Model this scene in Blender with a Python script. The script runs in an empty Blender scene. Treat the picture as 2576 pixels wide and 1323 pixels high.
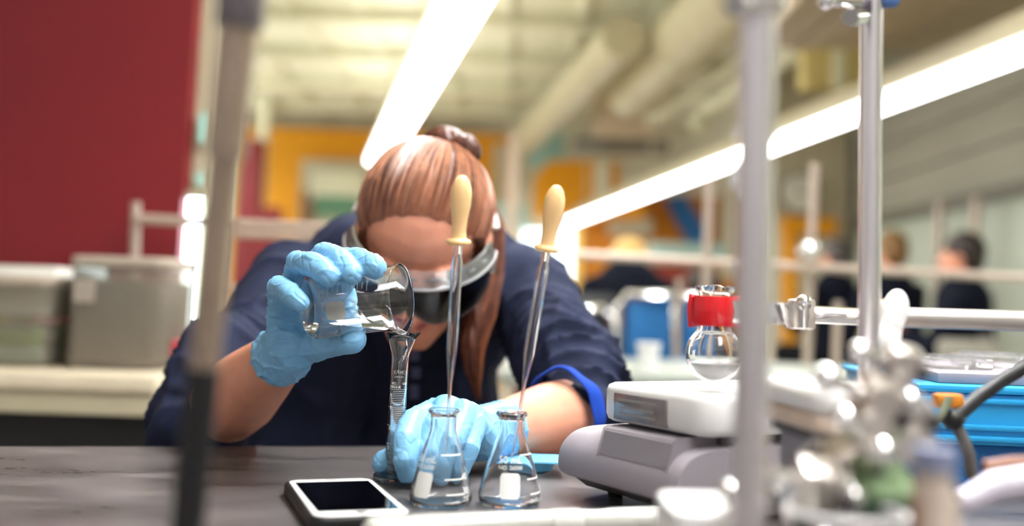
import bpy, bmesh, math, random
import numpy as np
from mathutils import Vector, Matrix, noise
V = Vector
random.seed(7)
PI = math.pi
scene = bpy.context.scene
COL = scene.collection
# ------------------------------------------------------------------ camera, world, exposure
F, CX, PY = 2600.0, 1288.0, 487.0
CAMZ, TZ = 1.059, 0.90
PITCH, ROLL = math.radians(6.0), math.radians(1.8)
_fw = V((0, math.cos(PITCH), math.sin(PITCH)))
_r0, _u0 = V((1, 0, 0)), V((0, -math.sin(PITCH), math.cos(PITCH)))
CR = _r0 * math.cos(ROLL) + _u0 * math.sin(ROLL)
CU = -_r0 * math.sin(ROLL) + _u0 * math.cos(ROLL)
CAM = V((0, 0, CAMZ))
cd = bpy.data.cameras.new('camera'); cam = bpy.data.objects.new('camera', cd); COL.objects.link(cam)
cam.matrix_world = Matrix((CR, CU, -_fw)).transposed().to_4x4(); cam.location = CAM
cd.sensor_width = 36.0; cd.lens = 36.0 * F / 2576; cd.shift_y = -(661.5 - PY) / 2576
cd.clip_start = 0.02; cd.clip_end = 100
cd.dof.use_dof = True; cd.dof.focus_distance = 0.90; cd.dof.aperture_fstop = 2.05; cd.dof.aperture_blades = 8
scene.camera = cam
wd = bpy.data.worlds.new('daylight'); scene.world = wd; wd.use_nodes = True
wd.node_tree.nodes['Background'].inputs[0].default_value = (1.0, 0.985, 0.98, 1)
wd.node_tree.nodes['Background'].inputs[1].default_value = 0.5
scene.view_settings.view_transform = 'Standard'; scene.view_settings.look = 'None'
scene.view_settings.gamma = 1.0; scene.view_settings.exposure = 0.32
scene.view_settings.use_curve_mapping = False
LAMP = 12.0          # strength of the fluorescent diffusers

def ray(px, py):
    return _fw + CR * ((px - CX) / F) - CU * ((py - PY) / F)
def P(px, py, d):                     # point of the world seen at a pixel at a depth
    return CAM + ray(px, py) * d
def T(px, py, z=TZ):                  # where the ray through a pixel meets a level plane
    r = ray(px, py); return CAM + r * ((z - CAMZ) / r.z)
def S(d): return d / F                # metres per pixel at a depth

# ------------------------------------------------------------------ materials
def lin(c):
    return tuple(((x / 255) / 12.92 if x <= 10 else ((x / 255 + .055) / 1.055) ** 2.4) for x in c) + (1,)
def mat(name, col, rough=.5, metal=0, var=.06, vscale=8, bump=0, bscale=60, trans=0, ior=1.45, sss=0, emit=0, coat=0, stretch=None, spec=.5, col2=None):
    m = bpy.data.materials.new(name); m.use_nodes = True
    nt = m.node_tree; b = nt.nodes['Principled BSDF']
    c = lin(col)
    b.inputs['Base Color'].default_value = c
    b.inputs['Roughness'].default_value = rough; b.inputs['Metallic'].default_value = metal
    b.inputs['Transmission Weight'].default_value = trans; b.inputs['IOR'].default_value = ior
    b.inputs['Specular IOR Level'].default_value = spec
    if sss:
        b.inputs['Subsurface Weight'].default_value = sss; b.inputs['Subsurface Radius'].default_value = (1, .35, .2)
        b.inputs['Subsurface Scale'].default_value = .006
    if coat: b.inputs['Coat Weight'].default_value = coat
    if emit:
        b.inputs['Emission Color'].default_value = c; b.inputs['Emission Strength'].default_value = emit
    if var or bump or col2:
        tc = nt.nodes.new('ShaderNodeTexCoord'); mp = nt.nodes.new('ShaderNodeMapping')
        nt.links.new(tc.outputs['Object'], mp.inputs[0])
        if stretch: mp.inputs['Scale'].default_value = stretch
    if (var or col2) and not trans:
        n = nt.nodes.new('ShaderNodeTexNoise'); n.inputs['Scale'].default_value = vscale; n.inputs['Detail'].default_value = 5
        r = nt.nodes.new('ShaderNodeValToRGB')
        c2 = lin(col2) if col2 else tuple(min(1, x * (1 + var)) for x in c[:3]) + (1,)
        c1 = c if col2 else tuple(x * (1 - var) for x in c[:3]) + (1,)
        r.color_ramp.elements[0].position = .35; r.color_ramp.elements[1].position = .65
        r.color_ramp.elements[0].color = c1; r.color_ramp.elements[1].color = c2
        nt.links.new(mp.outputs[0], n.inputs['Vector']); nt.links.new(n.outputs['Fac'], r.inputs[0])
        nt.links.new(r.outputs[0], b.inputs['Base Color'])
    if bump:
        n2 = nt.nodes.new('ShaderNodeTexNoise'); n2.inputs['Scale'].default_value = bscale; n2.inputs['Detail'].default_value = 4
        bp = nt.nodes.new('ShaderNodeBump'); bp.inputs['Strength'].default_value = bump; bp.inputs['Distance'].default_value = .002
        nt.links.new(mp.outputs[0], n2.inputs['Vector']); nt.links.new(n2.outputs['Fac'], bp.inputs['Height'])
        nt.links.new(bp.outputs[0], b.inputs['Normal'])
    return m
def thin_clear(name, tint, f0=.12, rough=.03, haze=0.0, hazecol=(230, 230, 225)):
    m = bpy.data.materials.new(name); m.use_nodes = True; nt = m.node_tree; nt.nodes.clear()
    o = nt.nodes.new('ShaderNodeOutputMaterial'); t = nt.nodes.new('ShaderNodeBsdfTransparent'); g = nt.nodes.new('ShaderNodeBsdfGlossy')
    t.inputs[0].default_value = lin(tint); g.inputs['Roughness'].default_value = rough
    lw = nt.nodes.new('ShaderNodeLayerWeight'); lw.inputs[0].default_value = f0
    mx = nt.nodes.new('ShaderNodeMixShader')
    nt.links.new(lw.outputs['Fresnel'], mx.inputs[0]); nt.links.new(t.outputs[0], mx.inputs[1]); nt.links.new(g.outputs[0], mx.inputs[2])
    last = mx
    if haze:
        d = nt.nodes.new('ShaderNodeBsdfDiffuse'); d.inputs[0].default_value = lin(hazecol)
        m2 = nt.nodes.new('ShaderNodeMixShader'); m2.inputs[0].default_value = haze
        nt.links.new(mx.outputs[0], m2.inputs[1]); nt.links.new(d.outputs[0], m2.inputs[2]); last = m2
    nt.links.new(last.outputs[0], o.inputs[0]); return m

MT = {}
MT['glass'] = mat('clear_glass', (252, 252, 252), .0, trans=1, ior=1.46, var=0)
MT['water'] = mat('water', (250, 253, 255), .0, trans=1, ior=1.33, var=0)
MT['print'] = mat('white_enamel_print', (240, 240, 236), .5, var=.02)
MT['glove'] = mat('blue_nitrile', (128, 186, 226), .40, var=.06, vscale=30, bump=.3, bscale=140, spec=.4)
MT['skin'] = mat('skin', (226, 158, 130), .48, var=.07, vscale=25, sss=.25, bump=.05, bscale=300, spec=.35)
MT['lip'] = mat('lip', (190, 100, 96), .4, var=.05, sss=.2)
MT['navy'] = mat('navy_fleece', (30, 36, 60), .85, var=.12, vscale=40, bump=.25, bscale=500, spec=.3)
MT['royal'] = mat('royal_blue_cotton', (24, 62, 158), .8, var=.08, bump=.2, bscale=300, spec=.2)
MT['hair'] = mat('auburn_hair', (140, 84, 58), .30, var=.25, vscale=40, stretch=(1, 1, 1), spec=.6)
MT['hair2'] = mat('auburn_strand', (182, 126, 98), .28, var=.2, vscale=60, spec=.7)
MT['hair_dark'] = mat('dark_auburn', (84, 46, 32), .4, var=.25, vscale=50, spec=.5)  # darker auburn for brows, ponytail and part of the strands
MT['rubber'] = mat('cream_latex', (252, 212, 154), .45, var=.03, vscale=20, sss=.3)
MT['black'] = mat('black_rubber', (26, 25, 26), .5, var=.08)
MT['screen'] = mat('black_screen_glass', (3, 3, 4), .04, var=0, coat=1)
MT['white'] = mat('white_plastic', (240, 238, 236), .35, var=.02)
MT['offwhite'] = mat('ivory_plastic', (226, 220, 206), .5, var=.03)
MT['grey'] = mat('grey_plastic', (160, 152, 160), .45, var=.03, bump=.1, bscale=900)
MT['dgrey'] = mat('dark_grey_plastic', (84, 79, 77), .55, var=.05)
MT['mgrey'] = mat('flat_grey_panel', (138, 131, 138), .5, var=.03)
MT['steel'] = mat('brushed_steel', (236, 230, 230), .34, metal=1, var=.04, stretch=(1, 1, .05), vscale=200)
MT['chrome'] = mat('chrome', (228, 226, 224), .12, metal=1, var=0)
MT['alu'] = mat('aluminium', (214, 206, 198), .34, metal=1, var=.05)
MT['red'] = mat('red_vinyl', (226, 12, 26), .25, var=.05, coat=.4)
MT['blue'] = mat('blue_moulded_plastic', (40, 164, 226), .35, var=.04)
MT['blue_rough'] = mat('blue_pebbled_plastic', (10, 112, 182), .4, var=.08, bump=.9, bscale=170)
MT['lblue'] = mat('pale_blue_plastic', (112, 200, 244), .3, var=.04, sss=.2)
MT['powder'] = mat('white_powder', (252, 250, 250), .9, var=.03, bump=.6, bscale=200)
MT['orange_p'] = mat('orange_plastic', (226, 140, 40), .45)
MT['green'] = mat('green_pad', (92, 124, 98), .8, var=.15, vscale=60)
MT['brown'] = mat('brown_tubing', (140, 96, 76), .5)
MT['navy_far'] = mat('navy_cloth', (15, 18, 30), .9, var=.1, spec=.15)
MT['jeans'] = mat('dark_trousers', (14, 15, 20), .9, var=.1, spec=.15)
MT['redwall'] = mat('dark_red_paint', (122, 24, 30), .5, var=.05, vscale=2)
MT['orangewall'] = mat('amber_paint', (232, 156, 2), .6, var=.03, vscale=2)
MT['orangedeep'] = mat('deep_amber_paint', (190, 118, 8), .6, var=.06, vscale=2)
MT['cream'] = mat('cream_paint', (228, 224, 196), .7, var=.04, vscale=2)
MT['tan'] = mat('tan_paint', (198, 188, 160), .7, var=.04, vscale=2)
MT['duct'] = mat('galvanised_duct_paint', (206, 198, 168), .5, var=.04, vscale=3)
MT['greywall'] = mat('grey_green_paint', (176, 182, 166), .7, var=.03, vscale=1.5)
MT['greytop'] = mat('warm_grey_panel', (164, 160, 146), .7, var=.04, vscale=1.5)
MT['rail'] = mat('dark_rail', (112, 108, 98), .6)
MT['floor'] = mat('beige_vinyl_floor', (168, 158, 142), .4, var=.08, vscale=3)
MT['chair'] = mat('blue_chair_fabric', (0, 88, 142), .6, var=.06)
MT['paper'] = mat('white_paper', (226, 224, 216), .8, var=.02)
MT['greenlid'] = mat('green_plastic', (96, 164, 24), .4, var=.1)
MT['aqua'] = mat('pale_aqua_plastic', (178, 226, 214), .4, var=.06)
MT['lamp'] = mat('fluorescent_diffuser', (250, 251, 252), .5, var=0, emit=LAMP)
MT['added_uplamp'] = mat('added_uplight', (252, 251, 248), .5, var=0, emit=LAMP * .95)  # upward glow added to the fixtures for a brighter ceiling
MT['window'] = mat('daylit_glass', (226, 246, 255), .3, var=0, emit=2.6)
MT['window_hot'] = mat('daylit_narrow_glass', (214, 240, 255), .3, var=0, emit=9.0)
MT['bin'] = thin_clear('milky_bin_plastic', (240, 236, 226), .3, .25, .40, (170, 160, 146))
MT['clearplastic'] = thin_clear('clear_plastic', (244, 244, 246), .35, .06, .12)
MT['goggle'] = thin_clear('smoky_goggle_lens', (246, 243, 232), .40, .03)
MT['gogframe'] = thin_clear('clear_goggle_frame', (244, 244, 246), .6, .05, .10, (226, 226, 226))
# black epoxy bench: dull worn grey-black sheen
def bench_mat():
    m = mat('black_epoxy_bench', (66, 60, 57), .3, var=.0, spec=.55); nt = m.node_tree; b = nt.nodes['Principled BSDF']
    tc = nt.nodes.new('ShaderNodeTexCoord'); n = nt.nodes.new('ShaderNodeTexNoise'); n.inputs['Scale'].default_value = 14; n.inputs['Detail'].default_value = 8; n.inputs['Roughness'].default_value = .65
    mp = nt.nodes.new('ShaderNodeMapping'); mp.inputs['Scale'].default_value = (.6, 1.6, 1)
    nt.links.new(tc.outputs['Object'], mp.inputs[0]); nt.links.new(mp.outputs[0], n.inputs['Vector'])
    r = nt.nodes.new('ShaderNodeValToRGB'); r.color_ramp.elements[0].color = lin((72, 69, 70)); r.color_ramp.elements[1].color = lin((118, 112, 112))
    r.color_ramp.elements[0].position = .35; r.color_ramp.elements[1].position = .7
    nt.links.new(n.outputs['Fac'], r.inputs[0]); nt.links.new(r.outputs[0], b.inputs['Base Color'])
    r2 = nt.nodes.new('ShaderNodeMapRange'); r2.inputs[3].default_value = .2; r2.inputs[4].default_value = .42
    nt.links.new(n.outputs['Fac'], r2.inputs[0]); nt.links.new(r2.outputs[0], b.inputs['Roughness'])
    n2 = nt.nodes.new('ShaderNodeTexNoise'); n2.inputs['Scale'].default_value = 90; bp = nt.nodes.new('ShaderNodeBump'); bp.inputs['Strength'].default_value = .08; bp.inputs['Distance'].default_value = .001
    nt.links.new(tc.outputs['Object'], n2.inputs['Vector']); nt.links.new(n2.outputs['Fac'], bp.inputs['Height']); nt.links.new(bp.outputs[0], b.inputs['Normal'])
    return m
MT['bench'] = bench_mat()

# ------------------------------------------------------------------ mesh helpers
W = {}                                 # base point of every top-level thing and part
def frame(z, xhint=V((1, 0, 0)), o=V((0, 0, 0))):
    z = V(z).normalized(); x = V(xhint); x = (x - z * x.dot(z))
    if x.length < 1e-6: x = V((0, 1, 0)); x = x - z * x.dot(z)
    x.normalize(); y = z.cross(x)
    m = Matrix((x, y, z)).transposed().to_4x4(); m.translation = o; return m
class M:
    def __init__(s): s.v = []; s.f = []
    def add(s, vs, fs, mtx=None):
        k = len(s.v); s.v += [(mtx @ V(p)) if mtx is not None else V(p) for p in vs]; s.f += [tuple(i + k for i in f) for f in fs]; return s
    def box(s, lo, hi, mtx=None):
        x0, y0, z0 = lo; x1, y1, z1 = hi
        return s.add([(x0, y0, z0), (x1, y0, z0), (x1, y1, z0), (x0, y1, z0), (x0, y0, z1), (x1, y0, z1), (x1, y1, z1), (x0, y1, z1)],
                     [(3, 2, 1, 0), (4, 5, 6, 7), (0, 1, 5, 4), (1, 2, 6, 5), (2, 3, 7, 6), (3, 0, 4, 7)], mtx)
    def cbox(s, c, size, mtx=None):
        return s.box([c[i] - size[i] / 2 for i in range(3)], [c[i] + size[i] / 2 for i in range(3)], mtx)
    def rbox(s, hx, hy, z0, z1, r, mtx=None, n=5, tilt=0, ch=0.0):
        # slab with rounded corners seen from above, soft top and bottom edges
        def ring(rr, inset, z):
            o = []
            for q, (sx, sy) in enumerate(((1, 1), (-1, 1), (-1, -1), (1, -1))):
                for k in range(n + 1):
                    a = (q + k / n) * PI / 2
                    o.append((sx * (hx - r) + math.cos(a) * (r - inset), sy * (hy - r) + math.sin(a) * (r - inset), z))
            return o
        lv = [(0, z0), (0, z1)] if not ch else [(ch, z0), (ch * .3, z0 + ch * .3), (0, z0 + ch), (0, z1 - ch), (ch * .3, z1 - ch * .3), (ch, z1)]
        m = 4 * (n + 1); vs = []; fs = []
        for ins, z in lv: vs += ring(r, ins, z)
        for i in range(len(lv) - 1):
            for k in range(m): fs.append((i * m + k, i * m + (k + 1) % m, (i + 1) * m + (k + 1) % m, (i + 1) * m + k))
        fs.append(tuple(reversed(range(m)))); fs.append(tuple(range((len(lv) - 1) * m, len(lv) * m)))
        return s.add(vs, fs, mtx)
    def tube(s, pts, r, n=14, caps=True, flat=None):
        pts = [V(p) for p in pts]; rs = r if isinstance(r, (list, tuple)) else [r] * len(pts)
        vs, fs = [], []; up = None
        for i, p in enumerate(pts):
            t = (pts[min(i + 1, len(pts) - 1)] - pts[max(i - 1, 0)]).normalized()
            if up is None: up = V((0, 0, 1)) if abs(t.z) < .9 else V((1, 0, 0))
            up = (up - t * up.dot(t)).normalized(); sd = t.cross(up)
            for k in range(n):
                a = 2 * PI * k / n; vs.append(p + (sd * math.cos(a) + up * math.sin(a) * (flat or 1)) * rs[i])
        for i in range(len(pts) - 1):
            for k in range(n): fs.append((i * n + k, i * n + (k + 1) % n, (i + 1) * n + (k + 1) % n, (i + 1) * n + k))
        if caps: fs.append(tuple(reversed(range(n)))); fs.append(tuple(range((len(pts) - 1) * n, len(pts) * n)))
        return s.add(vs, fs)
    def lathe(s, prof, mtx=None, n=48, loop=False, fn=None):
        vs, fs = [], []; rows = []
        for (r, z) in prof:
            if r < 1e-7: rows.append([len(vs)]); vs.append((0, 0, z))
            else:
                rows.append(list(range(len(vs), len(vs) + n)))
                vs += [(r * math.cos(2 * PI * k / n), r * math.sin(2 * PI * k / n), z) for k in range(n)]
        pr = list(zip(rows, rows[1:])) + ([(rows[-1], rows[0])] if loop else [])
        for a, b in pr:
            for k in range(n):
                k2 = (k + 1) % n
                if len(a) == 1 and len(b) == 1: continue
                if len(a) == 1: fs.append((a[0], b[k2], b[k]))
                elif len(b) == 1: fs.append((a[k], a[k2], b[0]))
                else: fs.append((a[k], a[k2], b[k2], b[k]))
        if not loop:
            if len(rows[0]) > 1: fs.append(tuple(reversed(rows[0])))
            if len(rows[-1]) > 1: fs.append(tuple(rows[-1]))
        if fn: vs = [fn(V(p)) for p in vs]
        return s.add(vs, fs, mtx)
    def ball(s, c, r, mtx=None, n=20, m=12):
        if not isinstance(r, (tuple, list)): r = (r, r, r)
        pr = [(math.sin(PI * i / m), -math.cos(PI * i / m)) for i in range(m + 1)]; pr[0] = (0, -1); pr[-1] = (0, 1)
        A = Matrix.Translation(V(c)) @ Matrix.Diagonal((r[0], r[1], r[2], 1))
        if mtx is not None: A = mtx @ A
        return s.lathe(pr, A, n)
    def capsule(s, a, b, ra, rb, n=16, m=5):
        a, b = V(a), V(b); ax = b - a; L = ax.length
        fm = frame(ax if L > 1e-6 else V((0, 0, 1)), V((1, .3, 0)), a)
        pr = [(0, -ra)] + [(ra * math.sin(PI / 2 * i / m), -ra * math.cos(PI / 2 * i / m)) for i in range(1, m + 1)]
        pr += [(rb * math.cos(PI / 2 * i / m), L + rb * math.sin(PI / 2 * i / m)) for i in range(0, m)] + [(0, L + rb)]
        return s.lathe(pr, fm, n)
    def chain(s, pts):               # [(point, radius), ...] as overlapping round cones
        for (a, ra), (b, rb) in zip(pts, pts[1:]): s.capsule(a, b, ra, rb)
        return s
    def torus(s, c, axis, R, r, n=32, m=10, xh=V((1, 0, 0))):
        return s.lathe([(R + r * math.cos(2 * PI * k / m), r * math.sin(2 * PI * k / m)) for k in range(m)], frame(axis, xh, V(c)), n, loop=True)
    def mesh(s, name):
        me = bpy.data.meshes.new(name); me.from_pydata([tuple(p) for p in s.v], [], s.f); me.update(); return me
def finish(me, m, bevel=0, smooth=35, seg=2):
    bm = bmesh.new(); bm.from_mesh(me)
    if bevel:
        bmesh.ops.bevel(bm, geom=list(bm.edges), offset=bevel, segments=seg, affect='EDGES', profile=.6, clamp_overlap=True)
    bmesh.ops.recalc_face_normals(bm, faces=bm.faces); bm.to_mesh(me); bm.free()
    me.materials.clear(); me.materials.append(MT[m] if isinstance(m, str) else m)
    me.shade_smooth(); me.set_sharp_from_angle(angle=math.radians(smooth))
def link(name, me, parent=None, base=None):
    o = bpy.data.objects.new(name, me)
    if parent is not None:
        base = W[parent.name]; o.parent = parent
    elif base is None:
        base = V((0, 0, 0))
        if me and len(me.vertices):
            co = np.empty(len(me.vertices) * 3); me.vertices.foreach_get('co', co); co = co.reshape(-1, 3)
            base = V(((co[:, 0].min() + co[:, 0].max()) / 2, (co[:, 1].min() + co[:, 1].max()) / 2, co[:, 2].min()))
    if me: me.transform(Matrix.Translation(-base))
    if parent is None: o.location = base
    COL.objects.link(o); W[o.name] = base.copy(); return o
def part(name, mb, m, parent=None, bevel=0, smooth=35, label=None, kind=None, seg=2):
    me = mb.mesh(name) if isinstance(mb, M) else mb
    finish(me, m, bevel, smooth, seg)
    o = link(name, me, parent)
    if label: o['label'] = label
    if kind: o['kind'] = kind
    return o
def thing(name, label, cat, base, group=None):
    o = link(name, None, None, V(base)); return tag(o, label, cat, group)
def tag(o, label, cat, group=None):
    o['label'] = label; o['category'] = cat
    if group: o['group'] = group
    return o
def struct(name, mb, m, parent=None, bevel=0):
    o = part(name, mb, m, parent, bevel); o['kind'] = 'structure'; return o
def remesh(mb, voxel, smooth_it=4, fac=.5, fn=None):
    me = mb.mesh('blob'); bm = bmesh.new(); bm.from_mesh(me); bmesh.ops.recalc_face_normals(bm, faces=bm.faces); bm.to_mesh(me); bm.free()
    o = bpy.data.objects.new('blob', me); COL.objects.link(o)
    r = o.modifiers.new('r', 'REMESH'); r.mode = 'VOXEL'; r.voxel_size = voxel
    if smooth_it:
        q = o.modifiers.new('s', 'SMOOTH'); q.factor = fac; q.iterations = smooth_it
    dg = bpy.context.evaluated_depsgraph_get(); dg.update()
    me2 = bpy.data.meshes.new_from_object(o.evaluated_get(dg)); bpy.data.objects.remove(o)
    if fn:
        n = len(me2.vertices); co = np.empty(n * 3, 'f'); me2.vertices.foreach_get('co', co); co = co.reshape(-1, 3)
        nr = np.empty(n * 3, 'f'); me2.vertices.foreach_get('normal', nr); nr = nr.reshape(-1, 3)
        co = fn(co, nr); me2.vertices.foreach_set('co', np.ascontiguousarray(co, 'f').ravel()); me2.update()
    return me2
def nz(p, s, o=0):                     # noise value at numpy point times scale
    return noise.noise(V((p[0] * s + o, p[1] * s + o * .7, p[2] * s - o)))
_txt = {}
def text2d(s, size):                   # flat lettering: vertices and faces centred on the origin
    cu = bpy.data.curves.new('t', 'FONT'); cu.body = s; cu.size = size; cu.align_x = 'CENTER'; cu.align_y = 'CENTER'; cu.resolution_u = 2; cu.offset = size * .012
    o = bpy.data.objects.new('t', cu); COL.objects.link(o); dg = bpy.context.evaluated_depsgraph_get(); dg.update()
    me = bpy.data.meshes.new_from_object(o.evaluated_get(dg)); bpy.data.objects.remove(o)
    return [tuple(v.co) for v in me.vertices], [tuple(p.vertices) for p in me.polygons]
def quad2d(w, h, r=0, n=4, cx=0, cy=0):
    if not r:
        k = max(1, int(w / .002)); vs = []; fs = []
        for i in range(k + 1): x = -w / 2 + w * i / k; vs += [(cx + x, cy - h / 2), (cx + x, cy + h / 2)]
        for i in range(k): fs.append((2 * i, 2 * i + 2, 2 * i + 3, 2 * i + 1))
        return vs, fs
    # rounded patch in vertical strips so that it can bend
    vs, fs = [], []; k = 16
    for i in range(k + 1):
        x = -w / 2 + w * i / k; e = max(0, abs(x) - (w / 2 - r)); hh = h / 2 - r + math.sqrt(max(0, r * r - e * e))
        vs += [(cx + x, cy - hh), (cx + x, cy + hh)]
    for i in range(k): fs.append((2 * i, 2 * i + 2, 2 * i + 3, 2 * i + 1))
    return vs, fs
# ------------------------------------------------------------------ the room
def card(px0, py0, px1, py1, d, th, name, m, parent=None, kind=None, bevel=0, label=None):
    c = P((px0 + px1) / 2, (py0 + py1) / 2, d); w = abs(px1 - px0) * S(d); h = abs(py1 - py0) * S(d)
    mb = M().cbox(c + V((0, th / 2, 0)), (w, th, h))
    return struct(name, mb, m, parent, bevel) if kind == 's' else part(name, mb, m, parent, bevel, label=label)
YB, XR, XL, CZ = 14.0, 3.0, -5.0, 3.5
struct('floor', M().box((XL, -2.5, -.05), (XR + .1, YB, 0)), 'floor')
ceil = struct('ceiling', M().box((XL, -2.5, CZ), (XR + .1, YB + .2, CZ + .1)), 'cream')
for y in (4.4, 5.8, 7.2, 8.6, 10.0, 11.4, 12.8):
    b = M().box((XL, y, CZ - .10), (XR, y + .05, CZ)); b.box((XL, y - .06, CZ - .13), (XR, y + .11, CZ - .10)); struct('ceiling_beam', b, 'cream', ceil)
for x in [XL + .55 + .62 * i for i in range(12)]:
    struct('ceiling_rib', M().box((x, -2.5, CZ - .045), (x + .07, YB, CZ)), 'cream', ceil, .012)
struct('wall_back', M().box((XL, YB, 0), (XR, YB + .15, CZ)), 'cream')
struct('wall_far_left', M().box((XL - .15, 2.6, 0), (XL, YB, CZ)), 'cream')
w3 = struct('added_window_3', M().box((XL + .002, 6.5, 1.0), (XL + .03, 12.8, 2.8)), 'window')  # unseen glowing window, added to light the amber wall
for y in (6.45, 8.55, 10.65, 12.75): struct('window_frame', M().box((XL, y, .95), (XL + .08, y + .1, 2.85)), 'cream', w3)
for z in (.95, 2.8): struct('window_frame', M().box((XL, 6.45, z), (XL + .08, 12.85, z + .06)), 'cream', w3)
# long right wall: pale lower field, dark rail, slatted upper field
wr = struct('wall_right', M().box((XR, -2.5, 0), (XR + .15, 8.95, 1.78)), 'greywall')
for k in range(6):
    z = 1.86 + k * .275
    struct('panel', M().box((XR - .012, -2.5, z + .006), (XR + .15, 8.95, min(CZ, z + .269))), 'greytop', wr, .01)
struct('trim_1', M().box((XR - .05, -2.5, 1.775), (XR + .1, 8.95, 1.862)), 'rail')
a, b = P(1925, 500, 9.0).x, XR + .2
struct('wall_back', M().box((a, 9.0, 0), (b, 9.15, CZ)), 'tan')
# red partition on the left with a narrow daylit slot beside it
xr = P(450, 700, 2.45).x
wl = struct('wall_left', M().box((-3.4, 2.45, 0), (xr, 2.56, CZ)), 'redwall')
for x in (-1.9, -1.3):
    struct('panel_seam', M().box((x, 2.444, 0), (x + .008, 2.45, CZ)), 'redwall', wl)
win = P(487, 660, 2.47)
w1 = struct('window_1', M().box((win.x - .021, 2.47, .975), (win.x + .021, 2.485, 1.282)), 'window_hot')
fb = M()
for z0, z1 in ((.955, .975), (1.282, 1.30)): fb.box((win.x - .026, 2.465, z0), (win.x + .026, 2.495, z1))
struct('window_frame', fb, 'tan', w1)
for z0, z1 in ((1.315, 1.345), (1.42, 1.49), (.89, .94)):
    struct('pane', M().box((win.x - .006, 2.47, z0), (win.x + .016, 2.485, z1)), 'aqua', w1)
struct('trim_2', M().box((xr, 2.50, 0), (win.x + .03, 2.56, CZ)), 'tan', None, .004)
struct('trim_3', M().box((win.x + .035, 2.56, 0), (win.x + .05, 2.60, CZ)), 'tan')
# amber far wall with its opening
ow = struct('wall_back', M().box((P(560, 500, 13.6).x, 13.6, 0), (P(1272, 500, 13.6).x, 13.9, P(900, 322, 13.6).z)), 'orangewall')
card(752, 402, 935, 640, 13.5, .1, 'recess_frame', 'tan', ow, 's')
card(782, 430, 915, 500, 13.45, .05, 'recess_panel', 'cream', ow, 's')
card(790, 492, 900, 545, 13.42, .08, 'chalkboard', mat('green_board', (98, 140, 110), .6), ow, 's')
card(755, 480, 785, 640, 13.42, .08, 'door_post', mat('brown_paint', (134, 92, 62), .6), ow, 's')
card(585, 345, 640, 900, 11.5, .3, 'wall_red_column', 'redwall', None, 's')
card(632, 120, 662, 900, 12.6, .12, 'trim_4', 'cream', None, 's')
card(640, 520, 690, 900, 11.0, .25, 'wall_red_column', 'redwall', None, 's')
card(1235, 360, 1265, 760, 13.4, .1, 'trim_5', 'tan', None, 's')
card(1150, 510, 1330, 575, 13.0, .1, 'wall_teal_panel', mat('pale_teal_paint', (176, 210, 204), .6), None, 's')
card(1275, 330, 1304, 600, 9.0, .05, 'trim_6', mat('pinkish_post_paint', (214, 194, 176), .6), None, 's')
card(1330, 330, 1420, 420, 13.5, .1, 'wall_teal_panel', mat('aqua_paint', (170, 214, 206), .6), None, 's')
# amber boxed soffit with a clipped corner, deep amber wall below it
def poly_slab(pts, d, th, name, m, parent=None):
    f = [P(x, y, d) for x, y in pts]; n = len(f)
    f = [V((p.x, f[0].y, p.z)) for p in f]
    mb = M(); mb.add(f + [p + V((0, th, 0)) for p in f], [tuple(range(n)), tuple(reversed(range(n, 2 * n)))] + [(i, (i + 1) % n, n + (i + 1) % n, n + i) for i in range(n)])
    return struct(name, mb, m, parent)
sf = poly_slab([(1345, 445), (1382, 404), (1500, 402), (1600, 412), (1620, 545), (1342, 545)], 12.6, .6, 'soffit_wall', 'orangewall')
card(1497, 405, 1532, 540, 12.55, .1, 'soffit_strip', 'cream', sf, 's')
card(1560, 410, 1640, 470, 12.5, .1, 'soffit_panel', 'tan', sf, 's')
dw = struct('wall_back', M().box((P(1440, 600, 13.3).x, 13.3, 0), (P(1960, 600, 13.3).x, 13.5, P(1650, 490, 13.3).z)), 'orangedeep')
card(1595, 655, 1750, 960, 13.2, .1, 'door_1', mat('red_brown_paint', (150, 58, 36), .6), None, 's')
card(1530, 545, 1640, 592, 13.2, .08, 'wall_sign_board', mat('grey_board', (196, 188, 160), .6), dw, 's')
poly_slab([(1672, 500), (1722, 488), (1782, 590), (1770, 640), (1740, 630)], 13.1, .1, 'wall_blue_stripe', mat('blue_paint', (22, 88, 140), .6), dw)
card(1640, 612, 1830, 662, 11.0, .3, 'wall_teal_shelf', mat('grey_teal_paint', (160, 184, 172), .6), None, 's')
card(1815, 470, 1870, 700, 13.0, .1, 'wall_pillar', 'tan', None, 's')
w2 = card(1312, 576, 1438, 900, 13.2, .06, 'window_2', 'window', None, 's')
card(1438, 570, 1462, 900, 13.15, .1, 'window_frame', mat('yellow_frame_paint', (226, 186, 96), .6), w2, 's')
card(1304, 566, 1446, 578, 13.15, .1, 'window_frame', 'tan', w2, 's')
# amber door case and a flat card whose colour stands for the dark doorway interior on the tan return wall
d2 = card(1985, 590, 2095, 960, 8.97, .06, 'doorway_card', mat('dim_doorway', (96, 86, 62), .7), None, 's')
card(1972, 570, 2004, 960, 8.9, .1, 'door_frame', 'orangewall', d2, 's')
card(1972, 545, 2105, 588, 8.9, .1, 'door_frame', 'orangewall', d2, 's')
card(2140, 330, 2162, 950, 8.95, .05, 'trim_7', 'rail', None, 's')
cl = thing('wall_clock', 'pale oval clock hanging high on the tan wall by the amber door frame', 'clock', P(2008, 545, 8.9))
cm = frame(V((0, -1, 0)), V((1, 0, 0)), P(2008, 487, 8.9))
part('clock_case', M().lathe([(0, 0), (.175, 0), (.185, .02), (.18, .05), (.165, .05), (.165, .035), (0, .035)], cm, 32), 'rail', cl)
part('dial', M().lathe([(0, .036), (.163, .036), (.163, .04), (0, .04)], cm, 32), 'offwhite', cl)
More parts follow.
